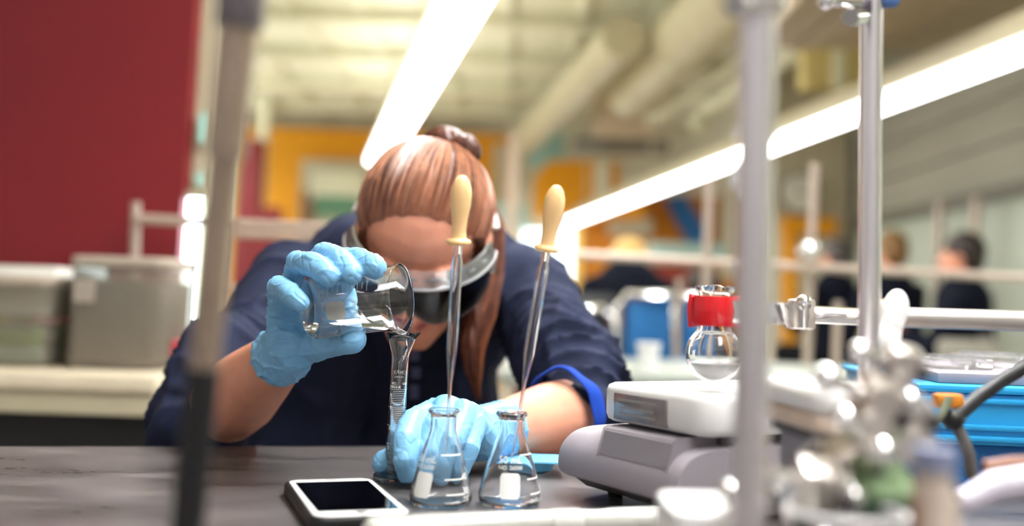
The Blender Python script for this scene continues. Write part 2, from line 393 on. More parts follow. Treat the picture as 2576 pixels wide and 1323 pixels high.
hb = M(); hb.box((-.006, 0, .041), (.006, .11, .044), cm); hb.box((0, -.006, .041), (.08, .006, .044), cm); part('hands', hb, 'black', cl)
# ------------------------------------------------------------------ ceiling services
def seg(px0, py0, px1, py1, z): return T(px0, py0, z), T(px1, py1, z)
def fixture(a, b, w, label, lean=0):
    ax = (b - a); L = ax.length; ax.normalize(); f = frame(ax, V((0, 0, 1)).cross(ax), a)   # local x across, y up/down, z along
    upv = V((0, 0, 1)); sd = V((f[0][0], f[1][0], f[2][0]))
    m0 = Matrix((sd, ax, upv)).transposed().to_4x4(); m0.translation = a
    t = thing('ceiling_light', label, 'light', a, 'suspended fluorescent lights')
    h = M(); h.add([(-w / 2 - .02, 0, .0), (-w / 2 - .02, 0, .05), (-w * .3, 0, .12), (w * .3, 0, .12), (w / 2 + .02, 0, .05), (w / 2 + .02, 0, 0)] + [(-w / 2 - .02, L, .0), (-w / 2 - .02, L, .05), (-w * .3, L, .12), (w * .3, L, .12), (w / 2 + .02, L, .05), (w / 2 + .02, L, 0)],
          [(0, 1, 2, 3, 4, 5), (11, 10, 9, 8, 7, 6)] + [(i, (i + 1) % 6, 6 + (i + 1) % 6, 6 + i) for i in range(6)], m0)
    part('housing', h, 'tan', t, smooth=20)
    n = max(1, round(L / 1.5))
    for k in range(n):
        part('diffuser', M().box((-w / 2, k * L / n + .012, -.03), (w / 2, (k + 1) * L / n - .012, -.001), m0), 'lamp', t, .006)
    if w > .2: part('added_uplight_strip', M().box((-w * .26, .02, .121), (w * .26, L - .02, .128), m0), 'added_uplamp', t)  # glowing strip added on the housing to brighten the ceiling
    for k in range(1, n, 2):
        c = m0 @ V((0, k * L / n, .11)); part('hanger_rod', M().tube([c, V((c.x, c.y, CZ - .04))], .012, 8), 'tan', t)
    return t
a, b = seg(1165, 0, 952, 405, 2.60); dr = (a - b).normalized()
fixture(b, a + dr * 6.4, .25, 'bright ceiling light running from above the student to the amber wall')
a, b = seg(2560, 122, 1418, 562, 2.10); dr = (a - b).normalized()
fixture(b, a + dr * 3.2, .15, 'long bright ceiling light slanting down behind the steel rods')
fixture(V((-3.6, 3.2, 2.75)), V((-3.6, 12.2, 2.75)), .25, 'added unseen ceiling light over the far aisle behind the red partition')  # hidden row, added to brighten the far room
fixture(V((.62, -1.4, 2.6)), V((.42, 4.4, 2.6)), .25, 'added unseen ceiling light directly above the black bench and hotplate')  # out of view, added to strengthen the light from overhead
def duct(name, pts, r, label, m='duct', cuffs=3):
    t = thing(name, label, 'duct', V(pts[0]), None)
    part('duct_shell', M().tube(pts, r, 28), m, t)
    a, b = V(pts[0]), V(pts[1])
    for k in range(cuffs):
        q = a.lerp(b, (k + .5) / cuffs); part('duct_collar', M().torus(q, b - a, r, .015, 28, 6), m, t)
    return t
duct('round_duct', [T(1990, -160, 3.08), T(1585, 228, 3.08)], .25, 'fat round ceiling duct ending above the pinkish grille box')
duct('round_duct', [T(1570, 95, 3.05), T(1312, 362, 3.05)], .17, 'slimmer round duct aiming down at the amber wall')
bx = thing('vent_box', 'pinkish boxed vent with a dark slot hung under the ducts', 'vent', P(1570, 390, 10.8))
c = P(1572, 300, 10.8); w = 150 * S(10.8)
part('box_shell', M().cbox(c, (w, .5, 130 * S(10.8))), mat('pinkish_beige_paint', (214, 192, 164), .6), bx, .02)
part('vent_slot', M().cbox(P(1560, 368, 10.75), (230 * S(10.8), .5, 18 * S(10.8))), 'rail', bx)
duct('elbow_pipe', [T(1900, 205, 2.7), T(1770, 275, 2.7), T(1752, 300, 2.62), T(1765, 330, 2.5)], .07, 'pale bent pipe above the slanting light beside the thick rod', 'cream', 1)
duct('conduit_run', [T(1990, 70, 2.9), T(1640, 300, 2.9)], .06, 'thin cream conduit running beside the fat duct', 'cream', 2)
duct('conduit_run', [T(2110, 60, 2.8), T(1935, 168, 2.8)], .07, 'short pale conduit crossing between the two steel rods', 'cream', 1)
rd = thing('square_duct', 'large square brownish duct in the top corner above the right wall', 'duct', P(2300, 60, 4.6))
mdu = mat('brownish_duct_paint', (164, 146, 118), .55)
part('duct_shell', M().cbox(P(2290, -20, 4.6), (640 * S(4.6), 1.1, 150 * S(4.6))), mdu, rd, .01)
for q in (2090, 2310, 2480): part('duct_flange', M().cbox(P(q, -20, 4.6), (.03, 1.14, 158 * S(4.6))), mdu, rd)
yb = thing('hanging_panel', 'yellowish hanging panel seen between the thick and the thin steel rod', 'panel', P(2130, 230, 5.9))
part('panel_face', M().cbox(P(2110, 140, 5.9), (190 * S(5.9), .15, 180 * S(5.9))), mat('straw_paint', (206, 186, 122), .6), yb, .01)
part('panel_batten', M().cbox(P(2105, 140, 5.84), (34 * S(5.9), .1, 170 * S(5.9))), 'cream', yb, .01)
# ------------------------------------------------------------------ benches, frames and bins in the room
def lattice(name, label, bars, m='alu'):
    t = thing(name, label, 'frame', P(*bars[0][1]))
    for nm, a, b, r in bars: part(nm, M().tube([P(*a), P(*b)], r, 12), m, t)
    return t
mrod = mat('pale_steel_rod', (184, 166, 152), .45, metal=.4, var=0); MT['rod'] = mrod
lattice('lab_scaffold', 'pale rod frame with a crossbar in front of the red partition', [('upright', (342, 508, 2.37), (334, 900, 2.37), .011), ('crossbar', (336, 550, 2.36), (905, 578, 2.36), .012),
        ('upright', (575, 560, 2.34), (550, 905, 2.34), .007), ('crossbar', (552, 724, 2.34), (760, 732, 2.34), .009), ('crossbar', (575, 588, 2.33), (880, 600, 2.33), .009)], 'rod')
lattice('lab_scaffold', 'pale rod frame crossing in front of the seated students', [('upright', (1785, 455, 3.0), (1768, 911, 3.0), .013), ('upright', (2050, 410, 3.05), (2030, 917, 3.05), .013),
        ('crossbar', (1440, 640, 3.0), (2800, 712, 3.0), .012), ('upright', (1700, 900, 3.0), (1708, 700, 3.0), .008), ('upright', (2108, 760, 3.0), (2102, 921, 3.0), .012)], 'rod')
lattice('wall_post_pair', 'two short pale posts standing before the dark rail on the right wall', [('post', (2366, 505, 6.75), (2350, 860, 6.75), .027), ('post', (2458, 495, 6.3), (2440, 860, 6.3), .027)], 'rod')
kn = thing('rod_clamp', 'small shiny clamp on the upright left of the grey-haired student', 'clamp', P(2040, 650, 3.0))
part('clamp_body', M().ball(P(2040, 628, 3.0), .026), 'chrome', kn); part('clamp_screw', M().tube([P(2040, 628, 3.0), P(2010, 632, 2.95)], .008, 8), 'chrome', kn)
# left side bench
lb = thing('side_bench', 'pale side bench with a thick front edge before the red partition', 'bench', V((-1.5, 2.1, 0)))
zt = P(200, 938, 1.95).z; xe = P(405, 950, 1.95).x
part('bench_top', M().box((-3.2, 1.95, zt - .03), (xe, 2.44, zt)), mat('pale_laminate', (222, 208, 182), .35, var=.03), lb, .004)
part('apron', M().box((-3.2, 1.962, zt - .075), (xe - .012, 2.0, zt - .03)), 'tan', lb, .002)
part('leg_panel', M().box((-3.1, 2.38, 0), (xe - .03, 2.43, zt - .03)), 'black', lb)
part('leg_panel', M().box((xe - .05, 2.0, 0), (xe - .02, 2.38, zt - .03)), 'black', lb)
def bin_box(px0, py0, px1, d, label, withstuff):
    c0, c1 = P(px0, py0, d), P(px1, py0 + 8, d); h = c0.z - zt
    t = thing('storage_bin', label, 'bin', V(((c0.x + c1.x) / 2, d + .1, zt))); w = (c1.x - c0.x) / 2; cx = (c0.x + c1.x) / 2
    m0 = Matrix.Translation(V((cx, d + .12, zt + .001)))
    sh = M().rbox(w * .97, .115, 0, h - .012, .025, m0, ch=.004); part('tub', sh, 'bin', t)
    part('rim', M().rbox(w, .12, h - .022, h - .002, .028, m0, ch=.004), mat('milky_rim', (184, 170, 154), .4), t)
    return t, m0, w, h
t, m0, w, h = bin_box(172, 640, 424, 2.06, 'tall milky bin of grey sheets on the side bench', 1)
part('paper_stack', M().cbox((0, 0, h * .42), (w * 1.7, .19, h * .72), m0), mat('grey_sheets', (122, 112, 104), .8, var=.12, vscale=6), t, .004)
part('paper_label', M().cbox((-w * .62, -.118, h * .68), (w * .42, .004, h * .2), m0), mat('greyed_label', (170, 158, 146), .7), t)
t, m0, w, h = bin_box(-210, 684, 136, 2.06, 'milky bin with green and yellow contents cut by the frame edge', 1)
part('green_pack', M().cbox((w * .3, 0, .055), (w * 1.1, .18, .04), m0), 'greenlid', t, .006)
part('aqua_tray', M().cbox((w * .2, 0, .022), (w * 1.3, .19, .032), m0), 'aqua', t, .006)
part('paper_stack', M().cbox((w * .25, .02, .15), (w * 1.2, .15, .10), m0), 'paper', t, .004)
part('yellow_pack', M().cbox((-w * .1, .0, .088), (w * .5, .17, .02), m0), mat('yellow_pack', (190, 180, 70), .6), t, .004)
gb = thing('green_box', 'bright green upright box wedged between the two milky bins', 'box', V((P(152, 900, 2.16).x, 2.16, zt)))
part('carton', M().cbox((P(155, 900, 2.16).x, 2.2, zt + .042), (.022, .07, .083)), 'greenlid', gb, .003); part('carton_flap', M().cbox((P(155, 900, 2.16).x, 2.165, zt + .075), (.021, .002, .014)), 'greenlid', gb)
rc = thing('red_bottle', 'small dark bottle with a red cap at the end of the side bench', 'bottle', V((P(452, 960, 2.15).x, 2.15, zt)))
bm_ = Matrix.Translation(V((P(455, 960, 2.15).x, 2.15, zt + .001)))
part('bottle_body', M().lathe([(0, -.06), (.022, -.06), (.024, -.05), (.024, .0), (.012, .02), (.012, .026), (0, .026)], bm_, 24), 'black', rc); part('cap', M().lathe([(0, .02), (.02, .02), (.021, .05), (.018, .058), (0, .058)], bm_, 24), mat('crimson_cap', (190, 40, 66), .4), rc)
part('bottle_label', M().cbox((.0, -.0245, -.02), (.016, .002, .02), bm_), 'aqua', rc)
part('front_panel', M().box((-3.15, 2.0, 0), (xe - .05, 2.012, zt - .08)), 'black', lb)
part('bench_wing', M().box((xe, 2.05, zt - .09), (xe + .12, 2.3, zt - .06)), 'tan', lb, .004)
# far bench behind the student's arm
fbn = thing('island_bench', 'grey-green topped island bench behind the student with a cup on it', 'bench', V((1.6, 2.7, 0)))
xa = P(1265, 960, 2.55).x
part('bench_top', M().box((xa, 2.45, .865), (2.6, 3.2, .9)), mat('grey_green_laminate', (150, 156, 146), .35, var=.05), fbn, .004)
part('cabinet', M().box((xa + .03, 2.5, .1), (2.55, 3.15, .864)), mat('maroon_cabinet', (120, 20, 26), .5), fbn, .004)
part('plinth', M().box((xa + .06, 2.55, 0), (2.5, 3.1, .1)), 'dgrey', fbn)
for k in range(3): part('cabinet_door', M().box((xa + .06 + k * .5, 2.485, .14), (xa + .53 + k * .5, 2.499, .83)), 'dgrey' if k == 0 else mat('maroon_door', (126, 22, 28), .5), fbn, .003)
cp = thing('paper_cup', 'white paper cup standing on the far bench before the blue chair', 'cup', T(1628, 955, .9) * 0 + V((P(1628, 940, 2.55).x, 2.56, .9)))
cmx = Matrix.Translation(V((P(1628, 940, 2.55).x, 2.56, .901)))
part('cup_wall', M().lathe([(0, 0), (.020, 0), (.029, .066), (.030, .068), (.028, .068), (.019, .003), (0, .003)], cmx, 28), 'white', cp); part('cup_rim', M().torus(cmx @ V((0, 0, .068)), V((0, 0, 1)), .029, .0016, 28, 6), 'white', cp)
fl = thing('crumpled_towel', 'white crumpled cloth glimpsed between the student\'s body and arm', 'cloth', V((P(1275, 930, 2.6).x, 2.6, .9)))
part('cloth_body', remesh(M().ball(P(1275, 921, 2.6), (.05, .05, .045)).ball(P(1282, 892, 2.62), (.03, .03, .04)).ball(P(1262, 938, 2.6), (.05, .05, .025)), .006, 3, .5, lambda co, nr: co + nr * np.array([[nz(p, 30) * .008] for p in co])), 'paper', fl); part('cloth_fold', M().ball(P(1272, 905, 2.56), (.02, .012, .03)), 'paper', fl)
# clear trays far right on the island bench
def chair(px0, py0, px1, py1, d, label, seat=True):
    c = P((px0 + px1) / 2, py1, d); w = (px1 - px0) * S(d); h = (py1 - py0) * S(d)
    t = thing('lab_chair', label, 'chair', V((c.x, c.y, 0)), 'blue chairs at the far benches')
    bk = M().rbox(w / 2, h / 2, -.02, .02, w * .16, frame(V((.25, -1, .12)), V((1, 0, 0)), P((px0 + px1) / 2, (py0 + py1) / 2, d)), ch=.008); part('backrest', bk, 'chair', t)
    st = M().rbox(w * .62, .22, c.z - .06, c.z - .01, w * .2, Matrix.Translation(V((c.x - w * .25, c.y - .2, 0))), ch=.012); part('seat', st, 'chair', t)
    part('back_frame', M().tube([P(px0 - 10, py1 + 30, d), P(px0 - 14, py0 + 20, d), P(px0 + 6, py0 - 8, d), P(px1, py0 - 6, d)], .018, 10), 'chrome', t)
    for sx in (-1, 1):
        for sy in (-.38, 0): part('leg', M().tube([V((c.x - w * .25 + sx * w * .5, c.y + sy, c.z - .05)), V((c.x - w * .25 + sx * w * .6, c.y + sy, 0))], .014, 8), 'chrome', t)
    return t
chair(1572, 752, 1690, 925, 3.85, 'blue chair with a chrome frame right behind the white cup')
chair(1716, 756, 1800, 890, 4.0, 'blue chair half hidden behind the red clamp jaws')
bc = thing('office_chair', 'black seated chair with a bent chrome arm behind the student\'s sleeve', 'chair', V((P(1500, 860, 4.2).x, 4.2, 0)))
c = P(1492, 850, 4.2)
part('backrest', M().rbox(.09, .13, -.02, .02, .03, frame(V((0, -1, .1)), V((1, 0, 0)), P(1496, 820, 4.2)), ch=.008), 'black', bc)
part('seat', M().rbox(.2, .2, c.z - .16, c.z - .1, .05, Matrix.Translation(V((c.x, c.y - .1, 0))), ch=.01), 'black', bc)
part('arm_tube', M().tube([P(1468, 782, 4.15), P(1515, 778, 4.15), P(1538, 800, 4.15), P(1542, 880, 4.15)], .02, 10), 'chrome', bc)
for s in (-1, 1): part('leg', M().tube([V((c.x + s * .12, c.y - .1, c.z - .15)), V((c.x + s * .2, c.y - .1, 0))], .02, 8), 'chrome', bc)
gs = thing('grey_stool', 'grey metal backed stool behind the dark-haired student with a bun-less crop', 'stool', V((P(2435, 890, 4.2).x, 4.2, 0)))
gs['label'] = 'grey metal stool back below the short dark-haired student at the right wall'
part('backrest', M().rbox(.125, .06, -.015, .015, .03, frame(V((0, -1, 0)), V((1, 0, 0)), P(2436, 892, 4.2)), ch=.006), mat('grey_metal', (150, 146, 134), .5), gs)
part('back_post', M().tube([P(2478, 840, 4.22), P(2476, 1000, 4.22)], .02, 10), 'dgrey', gs)
c = P(2436, 930, 4.4); part('seat', M().lathe([(0, 0), (.17, 0), (.18, .02), (.17, .04), (0, .04)], Matrix.Translation(V((c.x, 4.42, .66))), 28), 'dgrey', gs)
for k in range(4):
    an = k * PI / 2 + .4; part('leg', M().tube([V((c.x + .13 * math.cos(an), 4.42 + .13 * math.sin(an), .66)), V((c.x + .2 * math.cos(an), 4.42 + .2 * math.sin(an), 0))], .014, 8), 'steel', gs)
# ------------------------------------------------------------------ the other students, seated with their backs turned
def far_person(hx, hy, d, yaw, hairm, label, lean=0.0, sc=1.0, hairlen=.0, bow=0.0):
    h = P(hx, hy, d); zh = h.z
    L = Matrix.Translation(V((h.x, h.y, zh))) @ Matrix.Rotation(yaw, 4, 'Z') @ Matrix.Scale(sc, 4)
    q = lambda x, y, z: L @ V((x, y, z))
    ln = lambda z: -lean * (-z)
    LH = L @ Matrix.Translation(V((0, bow * 1.1, -bow)))        # a bowed head hangs forward and lower
    sh, pel = (0, ln(-.25), -.27), (0, ln(-.72), -.72)
    b = M(); b.ball((0, 0, 0), (.075, .095, .105), LH); b.ball((0, .05, -.05), (.055, .06, .07), LH); b.ball((0, .105, -.03), (.014, .02, .022), LH)
    for s in (-1, 1): b.ball((s * .078, .0, -.02), (.012, .02, .03), LH)
    b.capsule(LH @ V((0, -.02, -.08 + bow * .5)), q(0, ln(-.2), -.2), .052, .06); b.capsule(q(*sh), q(*pel), .13, .14)
    hip = []
    for s in (-1, 1):
        S0, E, H = q(s * .16, sh[1], -.27), q(s * .22, sh[1] + .12, -.52), q(s * .12, sh[1] + .36, -.44)
        b.capsule(S0, E, .05, .042); b.capsule(E, H, .042, .03); b.ball(H, .045)
        hp, kn_, ft = q(s * .09, pel[1], -.72), q(s * .11, pel[1] + .40, -.70), q(s * .11, pel[1] + .36, -1.12)
        b.capsule(hp, kn_, .085, .06); b.capsule(kn_, ft, .055, .04); b.capsule(ft, ft + (L.to_3x3() @ V((0, .12, -.02))), .04, .03); hip.append((hp, kn_, ft))
    me = remesh(b, .012, 3); finish(me, 'skin')
    o = link('person', me, None, V((h.x, h.y, 0))); tag(o, label, 'person', 'seated students in the room')
    W[o.name] = V((h.x, h.y, 0))
    s_ = M(); s_.capsule(q(0, sh[1], -.25), q(*pel), .15, .16); s_.ball(q(0, sh[1], -.19), (.10, .08, .05))
    for s in (-1, 1):
        s_.capsule(q(0, sh[1], -.23), q(s * .165, sh[1], -.265), .075, .072); s_.capsule(q(s * .165, sh[1], -.265), q(s * .225, sh[1] + .12, -.52), .068, .06); s_.capsule(q(s * .225, sh[1] + .12, -.52), q(s * .15, sh[1] + .30, -.45), .058, .045)
    part('shirt', remesh(s_, .014, 4, .5, lambda co, nr: co + nr * np.array([[nz(p, 14) * .008] for p in co])), 'navy_far', o)
    t_ = M()
    for hp, kn_, ft in hip: t_.capsule(hp, kn_, .098, .074); t_.capsule(kn_, ft, .07, .055)
    t_.ball(q(*pel), (.16, .13, .12)); part('trousers', remesh(t_, .016, 3), 'jeans', o)
    hr = M(); hr.ball((0, -.018, .028), (.092, .108, .10), LH); hr.ball((0, -.05, -.02), (.082, .07, .085), LH)
    if hairlen: hr.ball((0, -.07, -.09), (.07, .05, hairlen), LH)
    part('hair', remesh(hr, .008, 2, .5, lambda co, nr: co + nr * np.array([[nz(p, 40) * .006] for p in co])), hairm, o)
    st = M(); c = q(*pel); part_o = thing('lab_stool', 'round grey stool under the ' + label.replace('seated ', '').replace('student in navy', 'student')[:70].rsplit(' ', 1)[0], 'stool', V((c.x, c.y, 0)), 'stools under the seated students')
    zs = c.z - .16
    part('seat', M().lathe([(0, 0), (.16, 0), (.17, .02), (.16, .04), (0, .04)], Matrix.Translation(V((c.x, c.y, zs - .04))), 24), 'dgrey', part_o)
    for k in range(4):
        an = k * PI / 2 + .6; part('leg', M().tube([V((c.x + .12 * math.cos(an), c.y + .12 * math.sin(an), zs - .04)), V((c.x + .18 * math.cos(an), c.y + .18 * math.sin(an), 0))], .013, 8), 'steel', part_o)
    return o
hd = mat('dark_brown_hair', (44, 32, 26), .5, var=.2, vscale=40); hg = mat('grey_brown_hair', (74, 66, 62), .5, var=.2, vscale=40); hb2 = mat('light_brown_hair', (120, 86, 44), .5, var=.25, vscale=30); hbl = mat('blond_hair', (206, 168, 100), .5, var=.15, vscale=30)
far_person(2420, 640, 5.6, 1.0, hd, 'seated student in navy with short dark hair turned in profile beside the right wall')
far_person(2243, 630, 6.5, .2, hb2, 'seated student in navy with light brown hair just behind the thin steel rod')
far_person(2100, 642, 7.3, .5, hg, 'seated student in navy with greyish hair beside the amber door frame')
far_person(1585, 590, 4.75, -.1, hbl, 'blond student in navy bent forward beyond the blue chair', bow=.13)
far_person(1775, 728, 5.3, -1.0, hd, 'dark-haired student half hidden behind the thick steel rod', sc=.92)
# ------------------------------------------------------------------ the black bench
EY = T(1400, 1121).y                      # far edge of the bench
e0, e1 = T(-40, 1122), T(1400, 1121)
ex = (e1 - e0).normalized(); ey = V((-ex.y, ex.x, 0))
BM = Matrix((ex, ey, V((0, 0, 1)))).transposed().to_4x4(); BM.translation = V((e0.x, e0.y, TZ))
tb = thing('lab_bench', 'black epoxy lab bench the student leans on, worn and glossy', 'bench', V((e0.x + .6, e0.y - .6, 0)))
part('bench_top', M().box((-2.0, -1.7, -.032), (2.9, 0, 0), BM), 'bench', tb, .003)
part('cabinet', M().box((.2, -1.5, -.80), (2.8, -.35, -.033), BM), 'dgrey', tb)
part('plinth', M().box((.3, -1.4, -.9), (2.7, -.45, -.80), BM), 'black', tb)
for k in range(4): part('leg', M().box((-1.9 + (k % 2) * 1.7, -1.6 + (k // 2) * 1.2, -.9), (-1.84 + (k % 2) * 1.7, -1.54 + (k // 2) * 1.2, -.033), BM), 'steel', tb)

def wrap(parts2d, R, mtx, th0=0.0, z0=0.0, eps=.00025, rfun=None):
    # bend flat lettering round a tube: x becomes arc length, y becomes height
    mb = M()
    for (vs, fs), dx, dy, sx in parts2d:
        out = []
        for v in vs:
            x, y = v[0] * sx + dx, v[1] + dy; r = (rfun(y + z0) if rfun else R) + eps; th = th0 + x / r
            out.append((r * math.cos(th), r * math.sin(th), y + z0))
        mb.add(out, fs, mtx)
    return mb
# ------------------------------------------------------------------ graduated cylinder
cb = T(988, 1210); cyl_top = P(1011, 836, .9)
ct = P(1011, 838, (cb - CAM).dot(_fw) + .004)
CA = (ct - cb); CH = CA.length; CM = frame(CA, V((0, -1, 0)), cb)       # local x looks at the lens
RC = .0078
gc = thing('graduated_cylinder', 'slim graduated glass cylinder catching the poured water in front of the student', 'cylinder', cb)
FT = .0175
prof = [(0, .0008), (FT - .002, .0008), (FT, .0025), (FT, .005), (FT - .002, .0068), (.011, .0082), (.0085, .011), (RC, .0145), (RC, CH - .022), (RC + .0006, CH - .018), (RC + .0042, CH - .005), (RC + .0055, CH - .0005), (RC + .0052, CH),
        (RC + .0042, CH - .0008), (RC + .0028, CH - .006), (RC - .0012, CH - .0185), (RC - .0016, CH - .022), (RC - .0016, .016), (RC - .004, .0132), (0, .0125)]
def spout(p):
    if p.z > CH - .012:
        a = math.atan2(p.y, p.x); k = math.exp(-((a - PI / 2) / .35) ** 2) * ((p.z - CH + .012) / .012) ** 2
        return V((p.x, p.y + .0035 * k, p.z + .0016 * k))
    return p
part('glass_tube', M().lathe(prof, CM, 56, fn=spout), 'glass', gc, smooth=50)
WL = (cb.lerp(ct, (1210 - 1022) / (1210 - 838.0)) - cb).length
part('water', M().lathe([(0, .0135), (RC - .0045, .0142), (RC - .0019, .0168), (RC - .0019, WL + .0008), (RC - .003, WL), (0, WL - .0004)], CM, 40), 'water', gc, label='clear water filling over half of the tube')
z9, z1 = (1210 - 977) / 372 * CH, (1210 - 1185) / 372 * CH
marks = []
n = 46
for k in range(n + 1):
    z = z1 + (z9 - z1) * k / n
    w = .0205 if k % 10 == 6 else (.0135 if k % 5 == 1 else .0105)
    marks.append((quad2d(w, .00028), .0 if w > .02 else .0012, z, 1))
part('scale_lines', wrap(marks, RC, CM, th0=0), 'print', gc)
tx = [(text2d('9', .0046), -.0058, z9 - .0056, 1), (text2d('7', .0042), -.0056, z9 - .0165, 1), (text2d('5', .0042), -.0056, z9 - .034, 1), (text2d('3', .0042), -.0056, z9 - .051, 1),
      (text2d('NO.', .0032), -.0034, z9 + .0052, 1), (text2d('20025-K', .0032), -.0026, z9 + .0021, 1), (text2d('USA', .0026), .0066, z9 + .0052, 1)]
part('lettering', wrap(tx, RC, CM), 'print', gc)
part('lettering', wrap([(text2d('KIMAX', .0056), 0, z9 + .0125, 1), (text2d('REUSABLE', .0024), .001, z9 + .0085, 1)], RC, CM, th0=PI), 'print', gc)
# ------------------------------------------------------------------ beaker held almost level, and the water in it
b0, b1 = P(770, 771, .885), P(1007, 749, .925)
BA = (b1 - b0); BL = BA.length; bz = BA.normalized()
tocam = (CAM - b0.lerp(b1, .5)).normalized(); BMX = frame(bz, tocam, b0)     # local x to the lens, y = z cross x
R0 = .0283
upv = V((0, 0, 1)); bx_ = V((BMX[0][0], BMX[1][0], BMX[2][0])); by_ = V((BMX[0][1], BMX[1][1], BMX[2][1]))
UPA = math.atan2(upv.dot(by_), upv.dot(bx_))            # angle of 'up' round the beaker
DNA = UPA + PI
bk = thing('beaker', 'glass 150 ml beaker tipped by the gloved hand, pouring water', 'beaker', b0.lerp(b1, .5) - V((0, 0, .03)))
th = .0014
pb = [(0, 0), (R0 - .005, 0), (R0 - .0018, .0012), (R0, .0045), (R0, BL - .012), (R0 + .0008, BL - .006), (R0 + .003, BL - .001), (R0 + .0034, BL), (R0 + .003, BL + .0009),
      (R0 + .0016, BL), (R0 - .0006, BL - .006), (R0 - th, BL - .012), (R0 - th, .0052), (R0 - .0036, .0024), (R0 - .007, .0018), (0, .0018)]
def lipspout(p):
    if p.z > BL - .014:
        a = math.atan2(p.y, p.x); da = (a - DNA + PI) % (2 * PI) - PI; k = math.exp(-(da / .28) ** 2) * max(0, (p.z - BL + .014) / .014) ** 1.5
        r = V((math.cos(DNA), math.sin(DNA), 0)); return p + r * (.0045 * k) + V((0, 0, .003 * k))
    return p
part('glass_wall', M().lathe(pb, BMX, 96, fn=lipspout), 'glass', bk, smooth=50)
def beaker_far(parts, **k): return wrap(parts, R0, BMX, **k)
px_t = lambda px: (px - 756) / 237 * BL
THF = UPA + (PI - UPA) if False else (PI if abs(UPA) < PI else PI)
# far side of the wall: arc length grows upward in the picture
sg = 1 if math.sin(UPA) < 0 else -1     # direction of growing angle at the far side
def far(parts):  # (shape2d, t along axis, u upward from the middle)
    mb = M()
    for (vs, fs), t, u in parts:
        out = []
        for v in vs:
            a = PI + sg * (u + v[0]) / R0; r = R0 + .0003
            out.append((r * math.cos(a), r * math.sin(a), t + v[1]))
        mb.add(out, fs, BMX)
    return mb
pt = []
for k in range(11):
    x = 800 + 13.0 * k; u0 = (760 - (722 - (x - 800) * .06)) / 2900.0 * 1.06
    pt.append((quad2d(.0100 if k % 2 == 0 else .0070, .0006, 0), px_t(x), u0 - .0022 + (.0014 if k % 2 else 0)))
part('scale_lines', far(pt), 'print', bk)
part('scale_numbers', far([(text2d('40', .0042), px_t(800), .0185), (text2d('60', .0042), px_t(853), .019), (text2d('100', .0042), px_t(930), .021)]), 'print', bk)
part('label_patch', far([(quad2d(.0175, .0185, .004), px_t(845), -.0065)]), 'print', bk, label='grey-white writing patch on the glass')
part('lettering', far([(text2d('No. 1000', .0046), px_t(810), -.0075), (text2d('150 ml', .0064), px_t(896), -.0075)]), 'print', bk)
# water lying along the lower wall
HL0, HL1 = P(785, 809, .886), P(1003, 832, .925)
wm = M(); rows = []; nst = 24; na = 20; ri = R0 - th - .0003
for i in range(nst + 1):
    t = .0036 + (BL + .001 - .0036) * i / nst
    c = BMX @ V((0, 0, t)); f = i / nst
    hz = HL0.z + (HL1.z - HL0.z) * f                       # level of the water surface here
    rr = ri if t < BL - .012 else ri + .0018 * ((t - BL + .012) / .012)
    upl = math.sin(math.acos(max(-1, min(1, bz.z))))
    hh = max(-.985 * rr, min(.2 * rr, (hz - c.z) / upl))
    al = math.acos(-hh / rr); row = []
    for k in range(na + 1):
        a = DNA - al + 2 * al * k / na; row.append(BMX @ V((rr * math.cos(a), rr * math.sin(a), t)))
    rows.append(row)
vs = [p for r in rows for p in r]; fs = []
m_ = na + 1
for i in range(nst):
    for k in range(na): fs.append((i * m_ + k, i * m_ + k + 1, (i + 1) * m_ + k + 1, (i + 1) * m_ + k))
    fs.append((i * m_ + na, i * m_, (i + 1) * m_, (i + 1) * m_ + na))
fs.append(tuple(range(m_))); fs.append(tuple(reversed(range(nst * m_, nst * m_ + m_))))
wm.add(vs, fs); part('water', wm, 'water', bk, label='shallow water lying along the lower wall')
lipp = BMX @ lipspout(V(((R0 + .003) * math.cos(DNA), (R0 + .003) * math.sin(DNA), BL)))
ws = M(); ws.tube([BMX @ V(((R0 - .002) * math.cos(DNA), (R0 - .002) * math.sin(DNA), BL - .006)), lipp + V((0, 0, .0022)), lipp + V((.0025, 0, -.002)), lipp + V((.004, 0, -.010)), ct + (lipp - ct) * .15 + V((.002, 0, -.02)), cb.lerp(ct, .80), cb.lerp(ct, .62)], [.002, .0026, .0021, .0015, .0012, .0011, .0008], 12)
part('water_stream', ws, 'water', bk, label='thin stream running from the spout into the cylinder')
